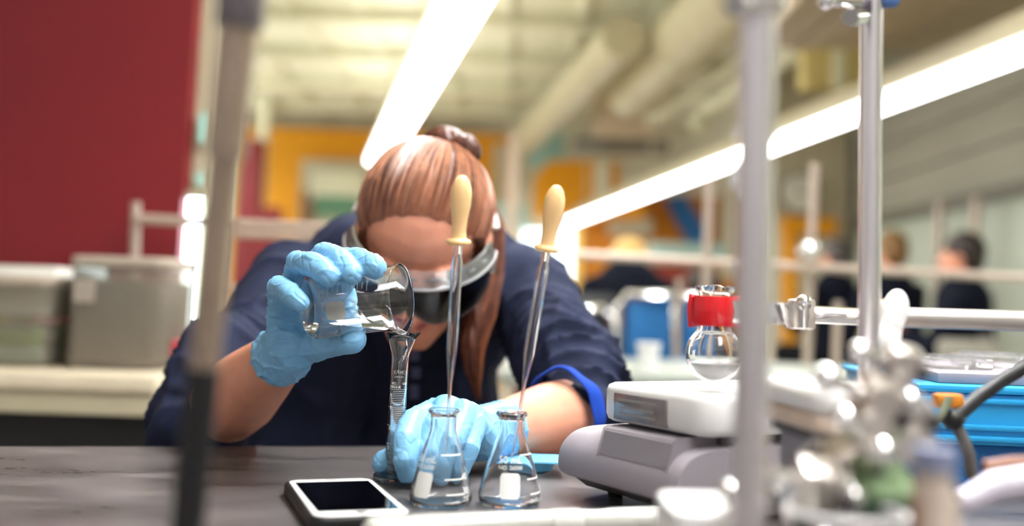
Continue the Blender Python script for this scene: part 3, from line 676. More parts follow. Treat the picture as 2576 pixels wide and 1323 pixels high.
# ------------------------------------------------------------------ Erlenmeyer flasks
def flask(px, pyb, pxt, pyt, wpx, label, patch_px, rotl, txt):
    base = T(px, pyb); d = (base - CAM).dot(_fw); top = P(pxt, pyt, d); ax = V((0, 0, 1)); H = (top - base).length
    mx = frame(ax, V((-.0, -1, 0)), base); R = wpx * S(d) / 2; rn = 34 * S(d)
    t = thing('erlenmeyer_flask', label, 'flask', base)
    o = [(0, .0012), (R * .8, .0003), (R * .93, .0008), (R, .005), (R * .995, .009), (R * .55 + rn * .45, H * .45), (rn * 1.15, H * .70), (rn * .98, H * .78), (rn * .96, H * .9), (rn * 1.02, H * .945), (rn * 1.17, H * .965), (rn * 1.2, H * .985), (rn * 1.12, H)]
    w = .0013
    i = [(rn * .98, H * .995), (rn * .93, H * .95), (rn * .96 - w, H * .9), (rn * .98 - w, H * .78), (rn * 1.15 - w, H * .70), (R * .55 + rn * .45 - w, H * .45), (R * .995 - w, .0095), (R - w, .0062), (R * .93 - w, .0027), (R * .8, .0022), (0, .0028)]
    part('glass_wall', M().lathe(o + i, mx, 64), 'glass', t, smooth=50)
    def rf(z):
        pts = sorted([(zz, r) for r, zz in o]); zs = [q[0] for q in pts]; return float(np.interp(z, zs, [q[1] for q in pts]))
    ppx = S(d); zt = lambda py: (pyb - py) * ppx
    # patch: positions measured from the middle of the base
    part('label_patch', wrap([(quad2d(50 * ppx, 60 * ppx, 9 * ppx), 0, 0, 1)], 0, mx, th0=(patch_px - px) * ppx / (R * .8), z0=zt(1212), rfun=rf), 'print', t, label='white writing patch')
    ln = [(quad2d(58 * ppx, .0011), 0, zt(1140), 1), (quad2d(52 * ppx, .0011), 0, zt(1197), 1), (quad2d(50 * ppx, .0011), 0, zt(1232), 1), (quad2d(44 * ppx, .0011), 0, zt(1254), 1)]
    part('scale_lines', wrap(ln, 0, mx, th0=rotl, rfun=rf), 'print', t)
    part('scale_numbers', wrap([(text2d('40', .007), 34 * ppx, zt(1193), 1), (text2d('30', .007), 34 * ppx, zt(1226), 1), (text2d('25', .007), 34 * ppx, zt(1247), 1)], 0, mx, th0=rotl, rfun=rf), 'print', t)
    part('lettering', wrap([(text2d(txt, .0075), 0, zt(1152), 1), (text2d('NO. 26500', .0042), 0, zt(1170), 1)], 0, mx, th0=(patch_px - px) * ppx / (R * .7), rfun=rf), 'print', t)
    return t, base, d, H
f1 = flask(1108, 1268, 1116, 1032, 158, 'glass conical flask beside the phone, holding the more upright dropper', 1068, .55, '50 mL')
f2 = flask(1281, 1268, 1288, 1040, 158, 'glass conical flask beside the hotplate, holding the leaning dropper', 1281, 1.05, '50 mL')
# ------------------------------------------------------------------ glass droppers with latex bulbs
def dropper(pts, d0, d1, label, rx):
    # pts: bulb top, bulb collar, shoulder, taper start, tip (pixels)
    ys = [p[1] for p in pts]; P_ = [P(p[0], p[1], d0 + (d1 - d0) * (p[1] - ys[0]) / (ys[-1] - ys[0])) for p in pts]
    top, col, taper, mid, tip = P_; ax = (tip - top).normalized(); L = (tip - top).length; mx = frame(ax, V((1, 0, 0)), top)
    z = lambda p: (p - top).dot(ax); s = S(d0); cl = z(col)
    t = thing('dropper', label, 'dropper', tip)
    bl = [(0, 0), (9 * s, .0006), (18 * s, .004), (25 * s, .010), (27 * s, .016), (25.5 * s, .024), (20 * s, cl * .62), (18 * s, cl * .78), (19 * s, cl * .89), (20 * s, cl * .905), (28 * s, cl * .918), (31.5 * s, cl * .94), (31.5 * s, cl * .965), (27 * s, cl), (0, cl)]
    part('bulb', M().lathe(bl, mx, 32), 'rubber', t, smooth=60)
    zt_, zm, ze = z(taper), z(mid), L; r = rx * s
    o = [(r * .72, cl - .004), (r * .74, cl + .006), (r * .78, cl + .009), (r, cl + .013), (r, zt_), (r * .55, zm - .004), (r * .34, zm + .004), (r * .2, ze)]
    i = [(r * .09, ze), (r * .2, zm + .004), (r * .36, zm - .004), (r * .74, zt_), (r * .74, cl + .013), (r * .5, cl + .008), (r * .46, cl - .004)]
    part('glass_tube', M().lathe(o + i, mx, 28, loop=True), 'glass', t, smooth=50)
dropper([(1163, 440), (1160, 617), (1132, 880), (1128, 950), (1121, 1150)], .80, .805, 'dropper with a cream bulb standing upright in front of the red hair', 14.5)
dropper([(1402, 465), (1368, 632), (1318, 890), (1308, 950), (1288, 1150)], .80, .81, 'dropper with a cream bulb leaning against the bright window', 14.5)
# ------------------------------------------------------------------ phone in a dark case
zph = TZ + .0098
A_, B_, C_, D_ = T(737, 1211, zph), T(940, 1206, zph), T(1021, 1295, zph), T(776, 1305, zph)
pc = (A_ + B_ + C_ + D_) / 4; pu = ((B_ - A_) + (C_ - D_)).normalized(); pv = V((-pu.y, pu.x, 0)); hw = ((B_ - A_).length + (C_ - D_).length) / 4; hl = ((A_ - D_).dot(pv) + (B_ - C_).dot(pv)) / 4
PM = Matrix((pu, pv, V((0, 0, 1)))).transposed().to_4x4(); PM.translation = V((pc.x, pc.y, TZ))
ph = thing('smartphone', 'white-fronted phone with a black screen lying in a dark case', 'phone', PM.translation)
part('case', M().rbox(hw + .0035, hl + .0035, .0006, .0105, .011, PM, ch=.002), 'black', ph, smooth=50, label='dark rubbery case')
part('front', M().rbox(hw, hl, .009, .0112, .009, PM, ch=.0006), 'white', ph, smooth=50)
part('screen', M().rbox(hw - .004, hl - .014, .0110, .01135, .001, PM), 'screen', ph)
part('home_button', M().lathe([(0, .0110), (.0052, .0110), (.0052, .0114), (.0046, .0114), (.0044, .0112), (0, .0112)], PM @ Matrix.Translation(V((0, -hl + .0068, 0))), 28), 'white', ph)
part('speaker_slot', M().rbox(.005, .0007, .0112, .01135, .0006, PM @ Matrix.Translation(V((0, hl - .006, 0)))), 'black', ph)
# ------------------------------------------------------------------ pale blue weighing tray
wt = thing('weighing_tray', 'small pale blue plastic tray by the student\'s forearm', 'tray', T(1325, 1198))
d = .97; q0 = P(1325, 1183, d)
WM = Matrix.Translation(V((q0.x, q0.y, TZ + .0005)))
part('bowl', M().lathe([(0, 0), (.016, .0005), (.022, .004), (.025, .0125), (.0243, .0125), (.0214, .005), (.0155, .0018), (0, .0014)], WM @ Matrix.Diagonal((1.1, .8, 1, 1)), 40), 'lblue', wt)
fr = M()
fr.rbox(.036, .026, .0125, .0140, .006, WM); part('flange', fr, 'lblue', wt, smooth=40)
# ------------------------------------------------------------------ hotplate with white top
hA, hB = T(1478, 1246), T(1742, 1326)
hu = (hB - hA); HWd = hu.length; hu.normalize(); hv = V((-hu.y, hu.x, 0))
if hv.x < 0: hv = -hv
HM = Matrix((hu, hv, V((0, 0, 1)))).transposed().to_4x4(); HM.translation = V((hA.x, hA.y, TZ))
hp = thing('hotplate_stirrer', 'grey hotplate with a white top and smoky display window', 'hotplate', HM @ V((HWd / 2, .08, 0)))
HD = .20
def loftx(secs, xs, mtx):              # sections in the (y, z) plane placed along local x
    mb = M(); n = len(secs[0]); vs = []; fs = []
    for s_, x in zip(secs, xs): vs += [(x, y, z) for y, z in s_]
    for i in range(len(secs) - 1):
        for k in range(n): fs.append((i * n + k, i * n + (k + 1) % n, (i + 1) * n + (k + 1) % n, (i + 1) * n + k))
    fs.append(tuple(range(n))); fs.append(tuple(reversed(range((len(secs) - 1) * n, len(secs) * n))))
    return mb.add(vs, fs, mtx)
zt_h = .060
nose = [(-.010, .0175), (-.0200, .0180), (-.0218, .028), (-.0185, .041), (-.008, .0515), (.008, .0562), (.03, .0572), (HD, .0572), (HD, .02), (.004, .02)]
def fair(pts, n=5):
    out = []
    for i in range(len(pts) - 1):
        p0, p1_, p2_, p3_ = pts[max(i - 1, 0)], pts[i], pts[i + 1], pts[min(i + 2, len(pts) - 1)]
        for k in range(n):
            t = k / n; out.append(tuple(.5 * (2 * p1_[c] + (p2_[c] - p0[c]) * t + (2 * p0[c] - 5 * p1_[c] + 4 * p2_[c] - p3_[c]) * t * t + (3 * p1_[c] - p0[c] - 3 * p2_[c] + p3_[c]) * t ** 3) for c in (0, 1)))
    return out + [pts[-1]]
nose = fair(nose[:7]) + nose[7:]
secs = []; xs = []
for x, k in ((-.0135, .90), (-.0125, .94), (-.010, .97), (-.006, .99), (-.001, 1), (.005, 1), (HWd * .5, 1), (HWd - .006, 1), (HWd + .001, .98), (HWd + .005, .94), (HWd + .008, .88)):
    secs.append([((y - .09) * (.96 + .04 * k) + .09, .042 + (z - .042) * k) for y, z in nose]); xs.append(x)
part('housing', loftx(secs, xs, HM), 'grey', hp, smooth=62)
sk = [(.0, .024), (-.018, .0182), (-.004, .009), (.016, .004), (HD - .01, .004), (HD - .002, .024)]
part('skirt', loftx([[((y - .09) * .94 + .09, z) for y, z in sk], sk, sk, [((y - .09) * .96 + .09, z) for y, z in sk]], [-.004, .004, HWd, HWd + .006], HM), 'dgrey', hp, smooth=30)
for x in (.012, HWd - .014):
    for y in (.02, HD - .025): part('foot', M().lathe([(0, 0), (.006, 0), (.007, .006), (0, .006)], HM @ Matrix.Translation(V((x, y, 0))), 18), 'black', hp)
part('control_panel', loftx([[(-.008, .0385), (-.0195, .0400), (-.0135, .0605), (-.010, .0622), (.03, .0622), (.03, .045)]] * 2, [.040, HWd - .006], HM), 'mgrey', hp, .0012)
part('knob', M().lathe([(0, 0), (.011, 0), (.0105, .008), (.009, .010), (0, .010)], HM @ Matrix.Translation(V((HWd + .006, .05, .042))) @ Matrix.Rotation(PI / 2, 4, 'Y'), 28), 'dgrey', hp)
part('neck', M().rbox(.045, .055,   .055, .070, .015, HM @ Matrix.Translation(V((HWd * .58, .085, 0)))), 'black', hp)
for x in (HWd * .3, HWd * .95): part('standoff', M().box((x - .006, .028, .056), (x + .006, .04, .070), HM), 'dgrey', hp)
tw = HM @ Matrix.Translation(V((HWd * .60, .098, 0)))
part('top_plate', M().rbox(HWd * .50, .098, .0645, .0955, .016, tw, ch=.006), 'white', hp, smooth=50)
pan = HM @ Matrix.Translation(V((HWd * .515, -.0005, 0)))
part('display_window', M().box((-.032, -.0015, .0675), (.034, .004, .0885), pan), mat('smoky_display', (122, 112, 112), .15, var=.1, vscale=120, coat=.6), hp, .001)
for z_, w_ in ((.0825, .026), (.0765, .022), (.0715, .024)): part('display_strip', M().box((-w_, -.0019, z_), (w_ * .9, -.001, z_ + .0022), pan), mat('pale_segment', (152, 144, 140), .4) if z_ == .0825 else bpy.data.materials['pale_segment'], hp)
# ------------------------------------------------------------------ round flask of white powder, red clamp and arm
fd = .80
fc = P(1797, 890, fd); FR = 71 * S(fd)
rf_ = thing('round_flask', 'round-bottomed flask of white powder over the hotplate', 'flask', fc - V((0, 0, FR)))
mx = Matrix.Translation(fc); nr_ = 44 * S(fd); ztop = (890 - 721) * S(fd)
o = [(0, -FR)] + [(FR * math.sin(a), -FR * math.cos(a)) for a in [PI * k / 24 for k in range(1, 19)]] + [(nr_ * .98, FR * .80), (nr_ * .92, FR * 1.0), (nr_ * .92, ztop - .006), (nr_ * 1.12, ztop - .003), (nr_ * 1.12, ztop)]
ri_ = FR - .0012
i = [(nr_ * .96, ztop + .0002), (nr_ * .92 - .0013, ztop - .006), (nr_ * .92 - .0013, FR * 1.0), (nr_ * .98 - .0013, FR * .80)] + [(ri_ * math.sin(a), -ri_ * math.cos(a)) for a in [PI * k / 24 for k in range(18, 0, -1)]] + [(0, -ri_)]
part('glass_wall', M().lathe(o + i, mx, 64), 'glass', rf_, smooth=60)
rp = ri_ - .0006; zl = -.34 * rp; a0 = math.acos(.34)
pw = M().lathe([(0, -rp)] + [(rp * math.sin(a), -rp * math.cos(a)) for a in [a0 * k / 10 for k in range(1, 11)]] + [(rp * .7, zl + .0015), (rp * .35, zl - .0005), (0, zl + .001)], mx, 48)
part('powder', pw, 'powder', rf_, label='white powder heaped in the bottom')
cl_ = thing('flask_clamp', 'steel clamp with red vinyl jaws gripping the round flask neck', 'clamp', P(1900, 790, fd))
jc = fc + V((0, 0, (890 - 783) * S(fd))); jh = 38 * S(fd); jr = 50 * S(fd)
for sgn in (-1, 1):
    vs = []
    pts = []
    for k in range(11):
        a = PI * (1.0 - sgn * (.06 + .86 * k / 10)); pts.append(jc + V((math.cos(a) * jr, math.sin(a) * jr, 0)))
    jb = M(); n = len(pts); t_ = .0038
    for k, p_ in enumerate(pts):
        nrm = (p_ - jc).normalized()
        for dn, dz in ((-.001, -jh * .92), (t_, -jh), (t_ + .001, 0), (t_, jh), (-.001, jh * .92)): vs.append(p_ + nrm * dn + V((0, 0, dz)))
    fs = [(k * 5 + j, k * 5 + (j + 1) % 5, (k + 1) * 5 + (j + 1) % 5, (k + 1) * 5 + j) for k in range(n - 1) for j in range(5)] + [tuple(range(5)), tuple(reversed(range((n - 1) * 5, n * 5)))]
    jb.add(vs, fs); part('jaw_sleeve', jb, 'red', cl_, .0012, smooth=50, label='red vinyl sleeved jaw')
ax_e = P(2010, 790, fd)
for sgn in (-1, 1):
    y_ = sgn * .009
    bar = M(); a = jc + V((jr * .6, y_ * 1.7, 0)); b = V((ax_e.x, ax_e.y + y_ * .4, ax_e.z)); bar.box((-.5, -.0014, -.0085), (.5, .0014, .0085), Matrix.Translation((a + b) / 2) @ (b - a).to_track_quat('X', 'Z').to_matrix().to_4x4() @ Matrix.Diagonal(((b - a).length, 1, 1, 1)))
    part('jaw_arm', bar, 'chrome', cl_, .0006)
part('pivot_block', M().cbox(P(2015, 790, fd), (.018, .02, .023)), 'alu', cl_, .003); part('pivot_screw', M().tube([P(2022, 755, fd - .012), P(2022, 825, fd - .012)], .0042, 14).ball(P(2022, 762, fd - .012), .0062), 'chrome', cl_)
part('clamp_rod', M().tube([P(2020, 790, fd), P(2300, 803, fd)], .0068, 18), 'chrome', cl_)
part('tension_screw', M().tube([P(1965, 762, fd - .01), P(1985, 822, fd - .01)], .0022, 10), 'chrome', cl_)
# ------------------------------------------------------------------ steel rods and cross bar
def rod(pa, pb, r, label, m='steel', collar=None, caps=True, extra=None):
    a, b = V(pa), V(pb); t = thing('support_rod', label, 'rod', b)
    part('rod', M().tube([a + (a - b).normalized() * .30, b], r, 28), m, t, smooth=60)
    return t
def down(pa, pb):                       # extend a rod seen from pa to pb down to the bench
    a, b = V(pa), V(pb); dr = (b - a).normalized(); return a, a + dr * ((TZ + .0005 - a.z) / dr.z)
a, b = down(P(1908, -40, .47), P(1885, 1323, .47)); r1 = rod(a, b, .0082, 'thick steel rod standing closest on the right, cut by the frame top')
part('end_collar', M().tube([P(1908, -60, .47), P(1907, 38, .47)], .0128, 24), 'alu', r1, .002); part('collar_screw', M().tube([P(1907, 0, .47), P(1850, 10, .455)], .006, 14), 'chrome', r1)
part('foot_flange', M().lathe([(0, 0), (.03, 0), (.03, .006), (.012, .012), (0, .012)], Matrix.Translation(V((b.x, b.y, TZ))), 28), 'alu', r1)
a, b = down(P(2192, -40, .735), P(2186, 960, .735)); r2 = rod(a, b, .0078, 'slimmer sharp steel rod right of the thick one')
part('foot_flange', M().lathe([(0, 0), (.03, 0), (.03, .006), (.012, .012), (0, .012)], Matrix.Translation(V((b.x, b.y, TZ))), 28), 'alu', r2)
ch1 = thing('boss_clamp', 'dark small boss clamp high on the slimmer steel rod', 'clamp', P(2160, 45, .72))
part('clamp_body', M().cbox(P(2165, 22, .715), (.012, .016, .012)), mat('dark_zinc', (92, 84, 92), .35, metal=.8), ch1, .003); part('screw', M().tube([P(2165, 8, .70), P(2085, 4, .69)], .0036, 12).ball(P(2078, 4, .69), .0056), 'chrome', ch1); part('screw', M().tube([P(2165, 42, .705), P(2140, 44, .69)], .006, 14), 'chrome', ch1)
part('blue_tape', M().cbox(P(2235, 5, .735), (.012, .012, .006), None), mat('blue_tape', (60, 96, 150), .5), ch1, .001, label='blue tag')
cbr = thing('cross_bar', 'horizontal steel bar running off to the right behind the wing screw', 'rod', P(2576, 806, .80))
part('bar', M().tube([P(2215, 797, .79), P(2900, 818, .79)], .0078, 20), 'alu', cbr); part('bar_end', M().ball(P(2216, 797, .79), (.004, .0075, .0075)), 'chrome', cbr)
cbr2 = thing('bar_holder', 'white wing screw clamp joining the slim rod and the cross bar', 'clamp', P(2240, 800, .76))
part('clamp_body', M().cbox(P(2216, 800, .765), (.022, .024, .026)), 'alu', cbr2, .004)
wgc = P(2246, 812, .735)
wg = M(); wm_ = frame(V((.25, -.9, .1)), V((.36, 0, 1)), wgc)
wg.ball((.010, 0, 0), (.0155, .0105, .0045), wm_); wg.ball((-.010, .0, 0), (.0145, .0095, .0045), wm_); wg.ball((0, 0, 0), (.012, .009, .0045), wm_); wg.ball((0, 0, 0), (.006, .006, .005), wm_)
part('wing_screw', remesh(wg, .0009, 3), 'white', cbr2, label='white plastic wing screw')
part('screw_shaft', M().tube([wgc, P(2224, 805, .76)], .0035, 12), 'chrome', cbr2)
part('tail_screw', M().tube([P(2226, 770, .76), P(2236, 845, .76)], .004, 12), 'chrome', cbr2)
part('hook', M().tube([P(2215, 760, .762), P(2240, 752, .755), P(2258, 775, .75), P(2252, 800, .75)], .0016, 10), mat('brass', (190, 160, 90), .3, metal=1), cbr2)
a, b = down(P(612, -60, .44), P(505, 1000, .44)); lr = rod(a, b, .0066, 'blurred brownish rod leaning at the left, nearest to the lens', mat('tarnished_steel', (166, 146, 128), .42, metal=.75, var=.1, vscale=20))
part('clamp_head', M().tube([P(612, -60, .44), P(599, 72, .44)], .0105, 24), mat('dark_clamp', (112, 104, 106), .4, metal=.6), lr, .002)
part('upper_sleeve', M().tube([a.lerp(b, .002), a.lerp(b, (P(0, 400, .44) - P(0, -60, .44)).length / (b - a).length)], .0085, 24), bpy.data.materials['tarnished_steel'], lr)
part('lower_sleeve', M().tube([a.lerp(b, (P(0, 930, .44) - P(0, -60, .44)).length / (b - a).length * 1.0), b.lerp(a, .002)], .0070, 24), 'black', lr, label='black rubber sleeve')
part('foot_flange', M().lathe([(0, 0), (.025, 0), (.025, .005), (.012, .012), (0, .012)], Matrix.Translation(V((b.x, b.y, TZ))), 28), 'black', lr)
# ------------------------------------------------------------------ blue box with ridges, trays on it, hose and connector
bd = .93
q0 = P(2318, 1000, bd); zt_b = P(2318, 962, bd + .02).z
yaw = -.10
BX = Matrix.Translation(V((q0.x, q0.y, TZ))) @ Matrix.Rotation(yaw, 4, 'Z'); hb_ = zt_b - TZ
cb_ = thing('blue_box', 'bright blue moulded plastic box with a ridged rim at the right edge', 'box', BX @ V((.25, .12, 0)))
part('tub', M().box((.008, .012, .001), (.50, .30, hb_ * .46), BX), 'blue_rough', cb_, .006, label='pebbled blue lower tub')
part('rim_band', M().box((0, .0, hb_ * .46), (.51, .31, hb_ * .93), BX), 'blue', cb_, .004)
for z in (.50, .60, .84): part('ridge', M().box((-.003, -.004, hb_ * z), (.513, .004, hb_ * z + .005), BX), 'blue', cb_, .0018)
part('lip', M().box((-.004, -.004, hb_ * .93), (.514, .314, hb_), BX), 'blue', cb_, .003)
part('lid', M().box((.02, .02, hb_), (.49, .29, hb_ + .010), BX), mat('grey_lid', (150, 140, 146), .5), cb_, .003, label='flat grey lid')
ctz = TZ + hb_ + .010
for k, (x, y, w_, h_, yw) in enumerate(((.06, .10, .030, .010, .2), (.115, .16, .034, .012, -.1), (.165, .11, .03, .009, .4))):
    mxx = BX @ Matrix.Translation(V((x, y, hb_ + .0105))) @ Matrix.Rotation(yw, 4, 'Z')
    lab = ('clear ridged plastic tray at the near end of the grey lid', 'clear ridged plastic tray in the middle of the row on the grey lid', 'clear ridged plastic tray by the frame edge on the grey lid')[k]
    t = thing('clear_tray', lab, 'tray', mxx.translation, 'clear trays on the blue box')
    part('shell', M().rbox(w_, w_ * .8, 0, h_, .006, mxx, ch=.002), 'clearplastic', t)
    for j in range(3): part('ridge', M().box((-w_ * .8, -w_ * .6 + j * w_ * .6, h_), (w_ * .8, -w_ * .6 + j * w_ * .6 + .004, h_ + .003), mxx), 'clearplastic', t)
ho = thing('rubber_hose', 'black rubber hose curving in from the right edge to an orange fitting', 'hose', P(2400, 1060, .72))
part('hose', M().tube([P(2680, 862, .78), P(2620, 893, .77), P(2576, 925, .76), P(2520, 958, .75), P(2460, 1000, .74), P(2415, 1040, .73), P(2390, 1062, .72)], .0050, 18), 'black', ho, smooth=60)
part('elbow', M().tube([P(2394, 1050, .722), P(2408, 1072, .72)], .0072, 18).ball(P(2398, 1056, .72), .0072), 'black', ho)
part('grey_tube', M().tube([P(2404, 1066, .72), P(2426, 1110, .715), P(2440, 1148, .71), P(2444, 1200, .71)], .0040, 16), 'dgrey', ho)
part('orange_fitting', M().cbox(P(2384, 1008, .735), (.020, .012, .010)), 'orange_p', ho, .003, label='orange plastic fitting')
part('strap', M().tube([P(2388, 1000, .722), P(2372, 1040, .72), P(2352, 1076, .72)], [.005, .0042, .003], 10, flat=.5), mat('olive_strap', (140, 148, 122), .6), ho)
# ------------------------------------------------------------------ blurred heap of clamps and glass nearest the lens on the right
def boss(cx, cy, d, label, tilt, s=1.0, m='alu'):
    c = P(cx, cy, d); mx = frame(V((math.sin(tilt), -.4, math.cos(tilt))), V((1, 0, 0)), c)
    t = thing('boss_fixing', label, 'clamp', c - V((0, 0, .015 * s)), 'metal boss clamps in the heap')
    part('clamp_body', M().cbox((0, 0, 0), (.020 * s, .018 * s, .032 * s), mx), m, t, .004); part('clamp_notch', M().cbox((.011 * s, 0, .004 * s), (.008 * s, .02 * s, .009 * s), mx), 'dgrey', t, .001)
    part('thumb_screw', M().tube([mx @ V((-.008 * s, 0, .006 * s)), mx @ V((-.026 * s, 0, .006 * s))], .0034 * s, 12), 'chrome', t); part('screw_knob', M().ball(mx @ V((-.028 * s, 0, .006 * s)), .0068 * s), 'chrome', t)
    part('thumb_screw', M().tube([mx @ V((0, -.008 * s, -.008 * s)), mx @ V((0, -.024 * s, -.008 * s))], .0034 * s, 12), 'chrome', t); part('screw_knob', M().ball(mx @ V((0, -.026 * s, -.008 * s)), .0068 * s), 'chrome', t)
    return t
boss(2195, 1030, .50, 'metal boss clamp in the heap with paired shining knobs beside the slim rod', .4)
boss(2285, 1075, .52, 'metal boss clamp in the heap just left of the hose fitting', -.5)
boss(2150, 1140, .50, 'metal boss clamp in the heap over the green pad', 1.1, .9)
boss(2045, 1245, .48, 'metal boss clamp low in the heap right of the thick rod', .2, 1.0)
boss(2262, 930, .52, 'metal boss clamp under the white wing screw', .2, .8)
boss(2075, 1175, .55, 'darker metal boss clamp in the middle of the heap', -.9, .9, 'dgrey')
sq = thing('grey_motor_box', 'blurred pale box with a tan face and dark underside behind the heap', 'box', P(2080, 1130, .64))
gmx = Matrix.Translation(P(2085, 1010, .64)) @ Matrix.Rotation(.12, 4, 'Z'); g_s = S(.64)
zb = P(2085, 1010, .64).z
part('cover', M().rbox(118 * g_s, .05, -.004, 50 * g_s, .012, gmx, ch=.006), 'white', sq, smooth=50)
part('face', M().rbox(112 * g_s, .047, -58 * g_s, -.004, .01, gmx, ch=.002), mat('pale_tan_plastic', (216, 196, 178), .5), sq)
part('under_tray', M().rbox(100 * g_s, .042, -82 * g_s, -58 * g_s, .01, gmx), 'dgrey', sq)
part('stand', M().rbox(84 * g_s, .036, TZ - zb + .001, -82 * g_s, .012, gmx), 'mgrey', sq)
gp = thing('green_pad', 'soft green scouring pad lying in the heap by the lens', 'pad', T(2200, 1300, TZ + .03))
gpm = Matrix.Translation(P(2205, 1228, .50)) @ Matrix.Rotation(.1, 4, 'Z') @ Matrix.Rotation(.5, 4, 'X')
part('pad', M().rbox(.016, .016, -.004, .004, .004, gpm, ch=.0015), 'green', gp); part('foam_layer', M().rbox(.0155, .0155, .004, .008, .004, gpm, ch=.0015), mat('yellow_green_foam', (120, 142, 104), .8, bump=.5), gp)
wb = thing('wash_bottle', 'blurred beige tube with a brown edge at the very front right', 'bottle', P(2345, 1323, .42))
a = P(2350, 1175, .42); wbm = Matrix.Translation(V((a.x, a.y, TZ)))
part('bottle_body', M().lathe([(0, .0005), (.0085, .0005), (.0092, .004), (.0092, a.z - TZ - .012), (.0075, a.z - TZ - .006), (.0075, a.z - TZ), (0, a.z - TZ)], wbm, 28), mat('beige_tube', (204, 186, 170), .45), wb); part('cap', M().lathe([(0, a.z - TZ - .001), (.0088, a.z - TZ - .001), (.0088, a.z - TZ + .008), (0, a.z - TZ + .008)], wbm, 24), mat('greyblue_cap', (136, 142, 170), .5), wb)
part('edge_strip', M().tube([wbm @ V((-.0088, -.003, .002)), wbm @ V((-.0088, -.003, a.z - TZ - .012))], .0022, 10), 'brown', wb)
bt = thing('brown_tube', 'brown rubber tubing reaching in at the right edge above the white sheet', 'tube', P(2570, 1170, .6))
part('tubing', M().tube([P(2478, 1176, .60), P(2540, 1166, .60), P(2700, 1160, .60)], .0042, 16), 'brown', bt); part('tube_end', M().torus(P(2478, 1176, .60), V((1, 0, 0)), .0032, .0014, 20, 8), 'brown', bt)
ws_ = thing('white_sleeve', 'pale lavender plastic sleeve under the brown tubing', 'sleeve', P(2520, 1240, .58))
part('sleeve_body', M().tube([P(2420, 1262, .58), P(2500, 1222, .585), P(2720, 1190, .59)], [.006, .0085, .009], 20), mat('lavender_plastic', (216, 208, 220), .45), ws_); part('sleeve_rim', M().torus(P(2420, 1262, .58), V((1, -.2, .3)), .0056, .0014, 24, 8), mat('lavender_rim', (196, 188, 204), .45), ws_)
cbk = thing('clear_cup', 'blurred clear plastic cup at the bottom of the heap', 'cup', P(2110, 1323, .47))
c = P(2130, 1290, .47); cpm = Matrix.Translation(V((c.x, c.y, TZ + .0008)))
part('cup_wall', M().lathe([(0, 0), (.02, 0), (.026, c.z - TZ), (.0252, c.z - TZ), (.0192, .001), (0, .001)], cpm, 36), 'clearplastic', cbk); part('cup_rim', M().torus(cpm @ V((0, 0, c.z - TZ)), V((0, 0, 1)), .026, .0014, 36, 8), 'white', cbk)
wp = thing('white_foot_plate', 'white stand foot at the base of the thick steel rod', 'stand', T(1850, 1560))
wpc = P(1850, 1310, .47)
part('foot_plate', M().rbox(.022, .03, .0008, wpc.z - TZ, .008, Matrix.Translation(V((wpc.x - .004, wpc.y + .046, TZ))), ch=.003), 'white', wp); part('foot_screw', M().ball(P(1835, 1240, .49), (.0055, .0055, .0055)).tube([P(1835, 1240, .49), P(1835, 1300, .49)], .003, 10), 'chrome', wp)
for q, (x, y) in enumerate(((1862, 1246),)): part('foot_screw', M().ball(P(x, y, .49), .0045).tube([P(x, y, .49), P(x, 1300, .49)], .0025, 10), 'chrome', wp)
# glass tube lying along the front of the bench
gt = thing('glass_tube', 'frosty glass tube lying along the front of the bench before the flasks', 'tube', T(1400, 1330))
a, b = T(905, 1376), T(1672, 1342); rt = .0092
a.z = b.z = TZ + rt + .0004
axx = (b - a).normalized(); Lg = (b - a).length; gm = frame(axx, V((0, 0, 1)), a)
part('tube_wall', M().lathe([(.0, 0), (rt * .5, .0015), (rt * .9, .005), (rt, .012), (rt, Lg * .70), (rt * .93, Lg * .73), (rt * .93, Lg * .78), (rt, Lg * .81), (rt, Lg - .004), (rt * 1.12, Lg - .002), (rt * 1.12, Lg), (rt * .84, Lg), (rt * .8, Lg - .01), (rt * .8, .012), (0, .006)], gm, 36), mat('frosted_glass', (230, 229, 220), .2, trans=.45, var=0, ior=1.45), gt)
part('ground_joint', M().lathe([(rt * 1.01, Lg * .60), (rt * 1.06, Lg * .61), (rt * 1.06, Lg * .69), (rt * 1.01, Lg * .70)], gm, 36, loop=True), mat('ground_glass', (226, 224, 216), .6, trans=.3, var=0), gt)
# ------------------------------------------------------------------ the student
HDm = Matrix.Translation(P(1064, 592, 1.22)) @ Matrix.Rotation(math.radians(2), 4, 'Z') @ Matrix.Rotation(math.radians(5), 4, 'Y') @ Matrix.Rotation(math.radians(38), 4, 'X') @ Matrix.Scale(.95, 4)
CC, CRd = V((0, .008, .018)), (.0745, .094, .088)          # skull ellipsoid
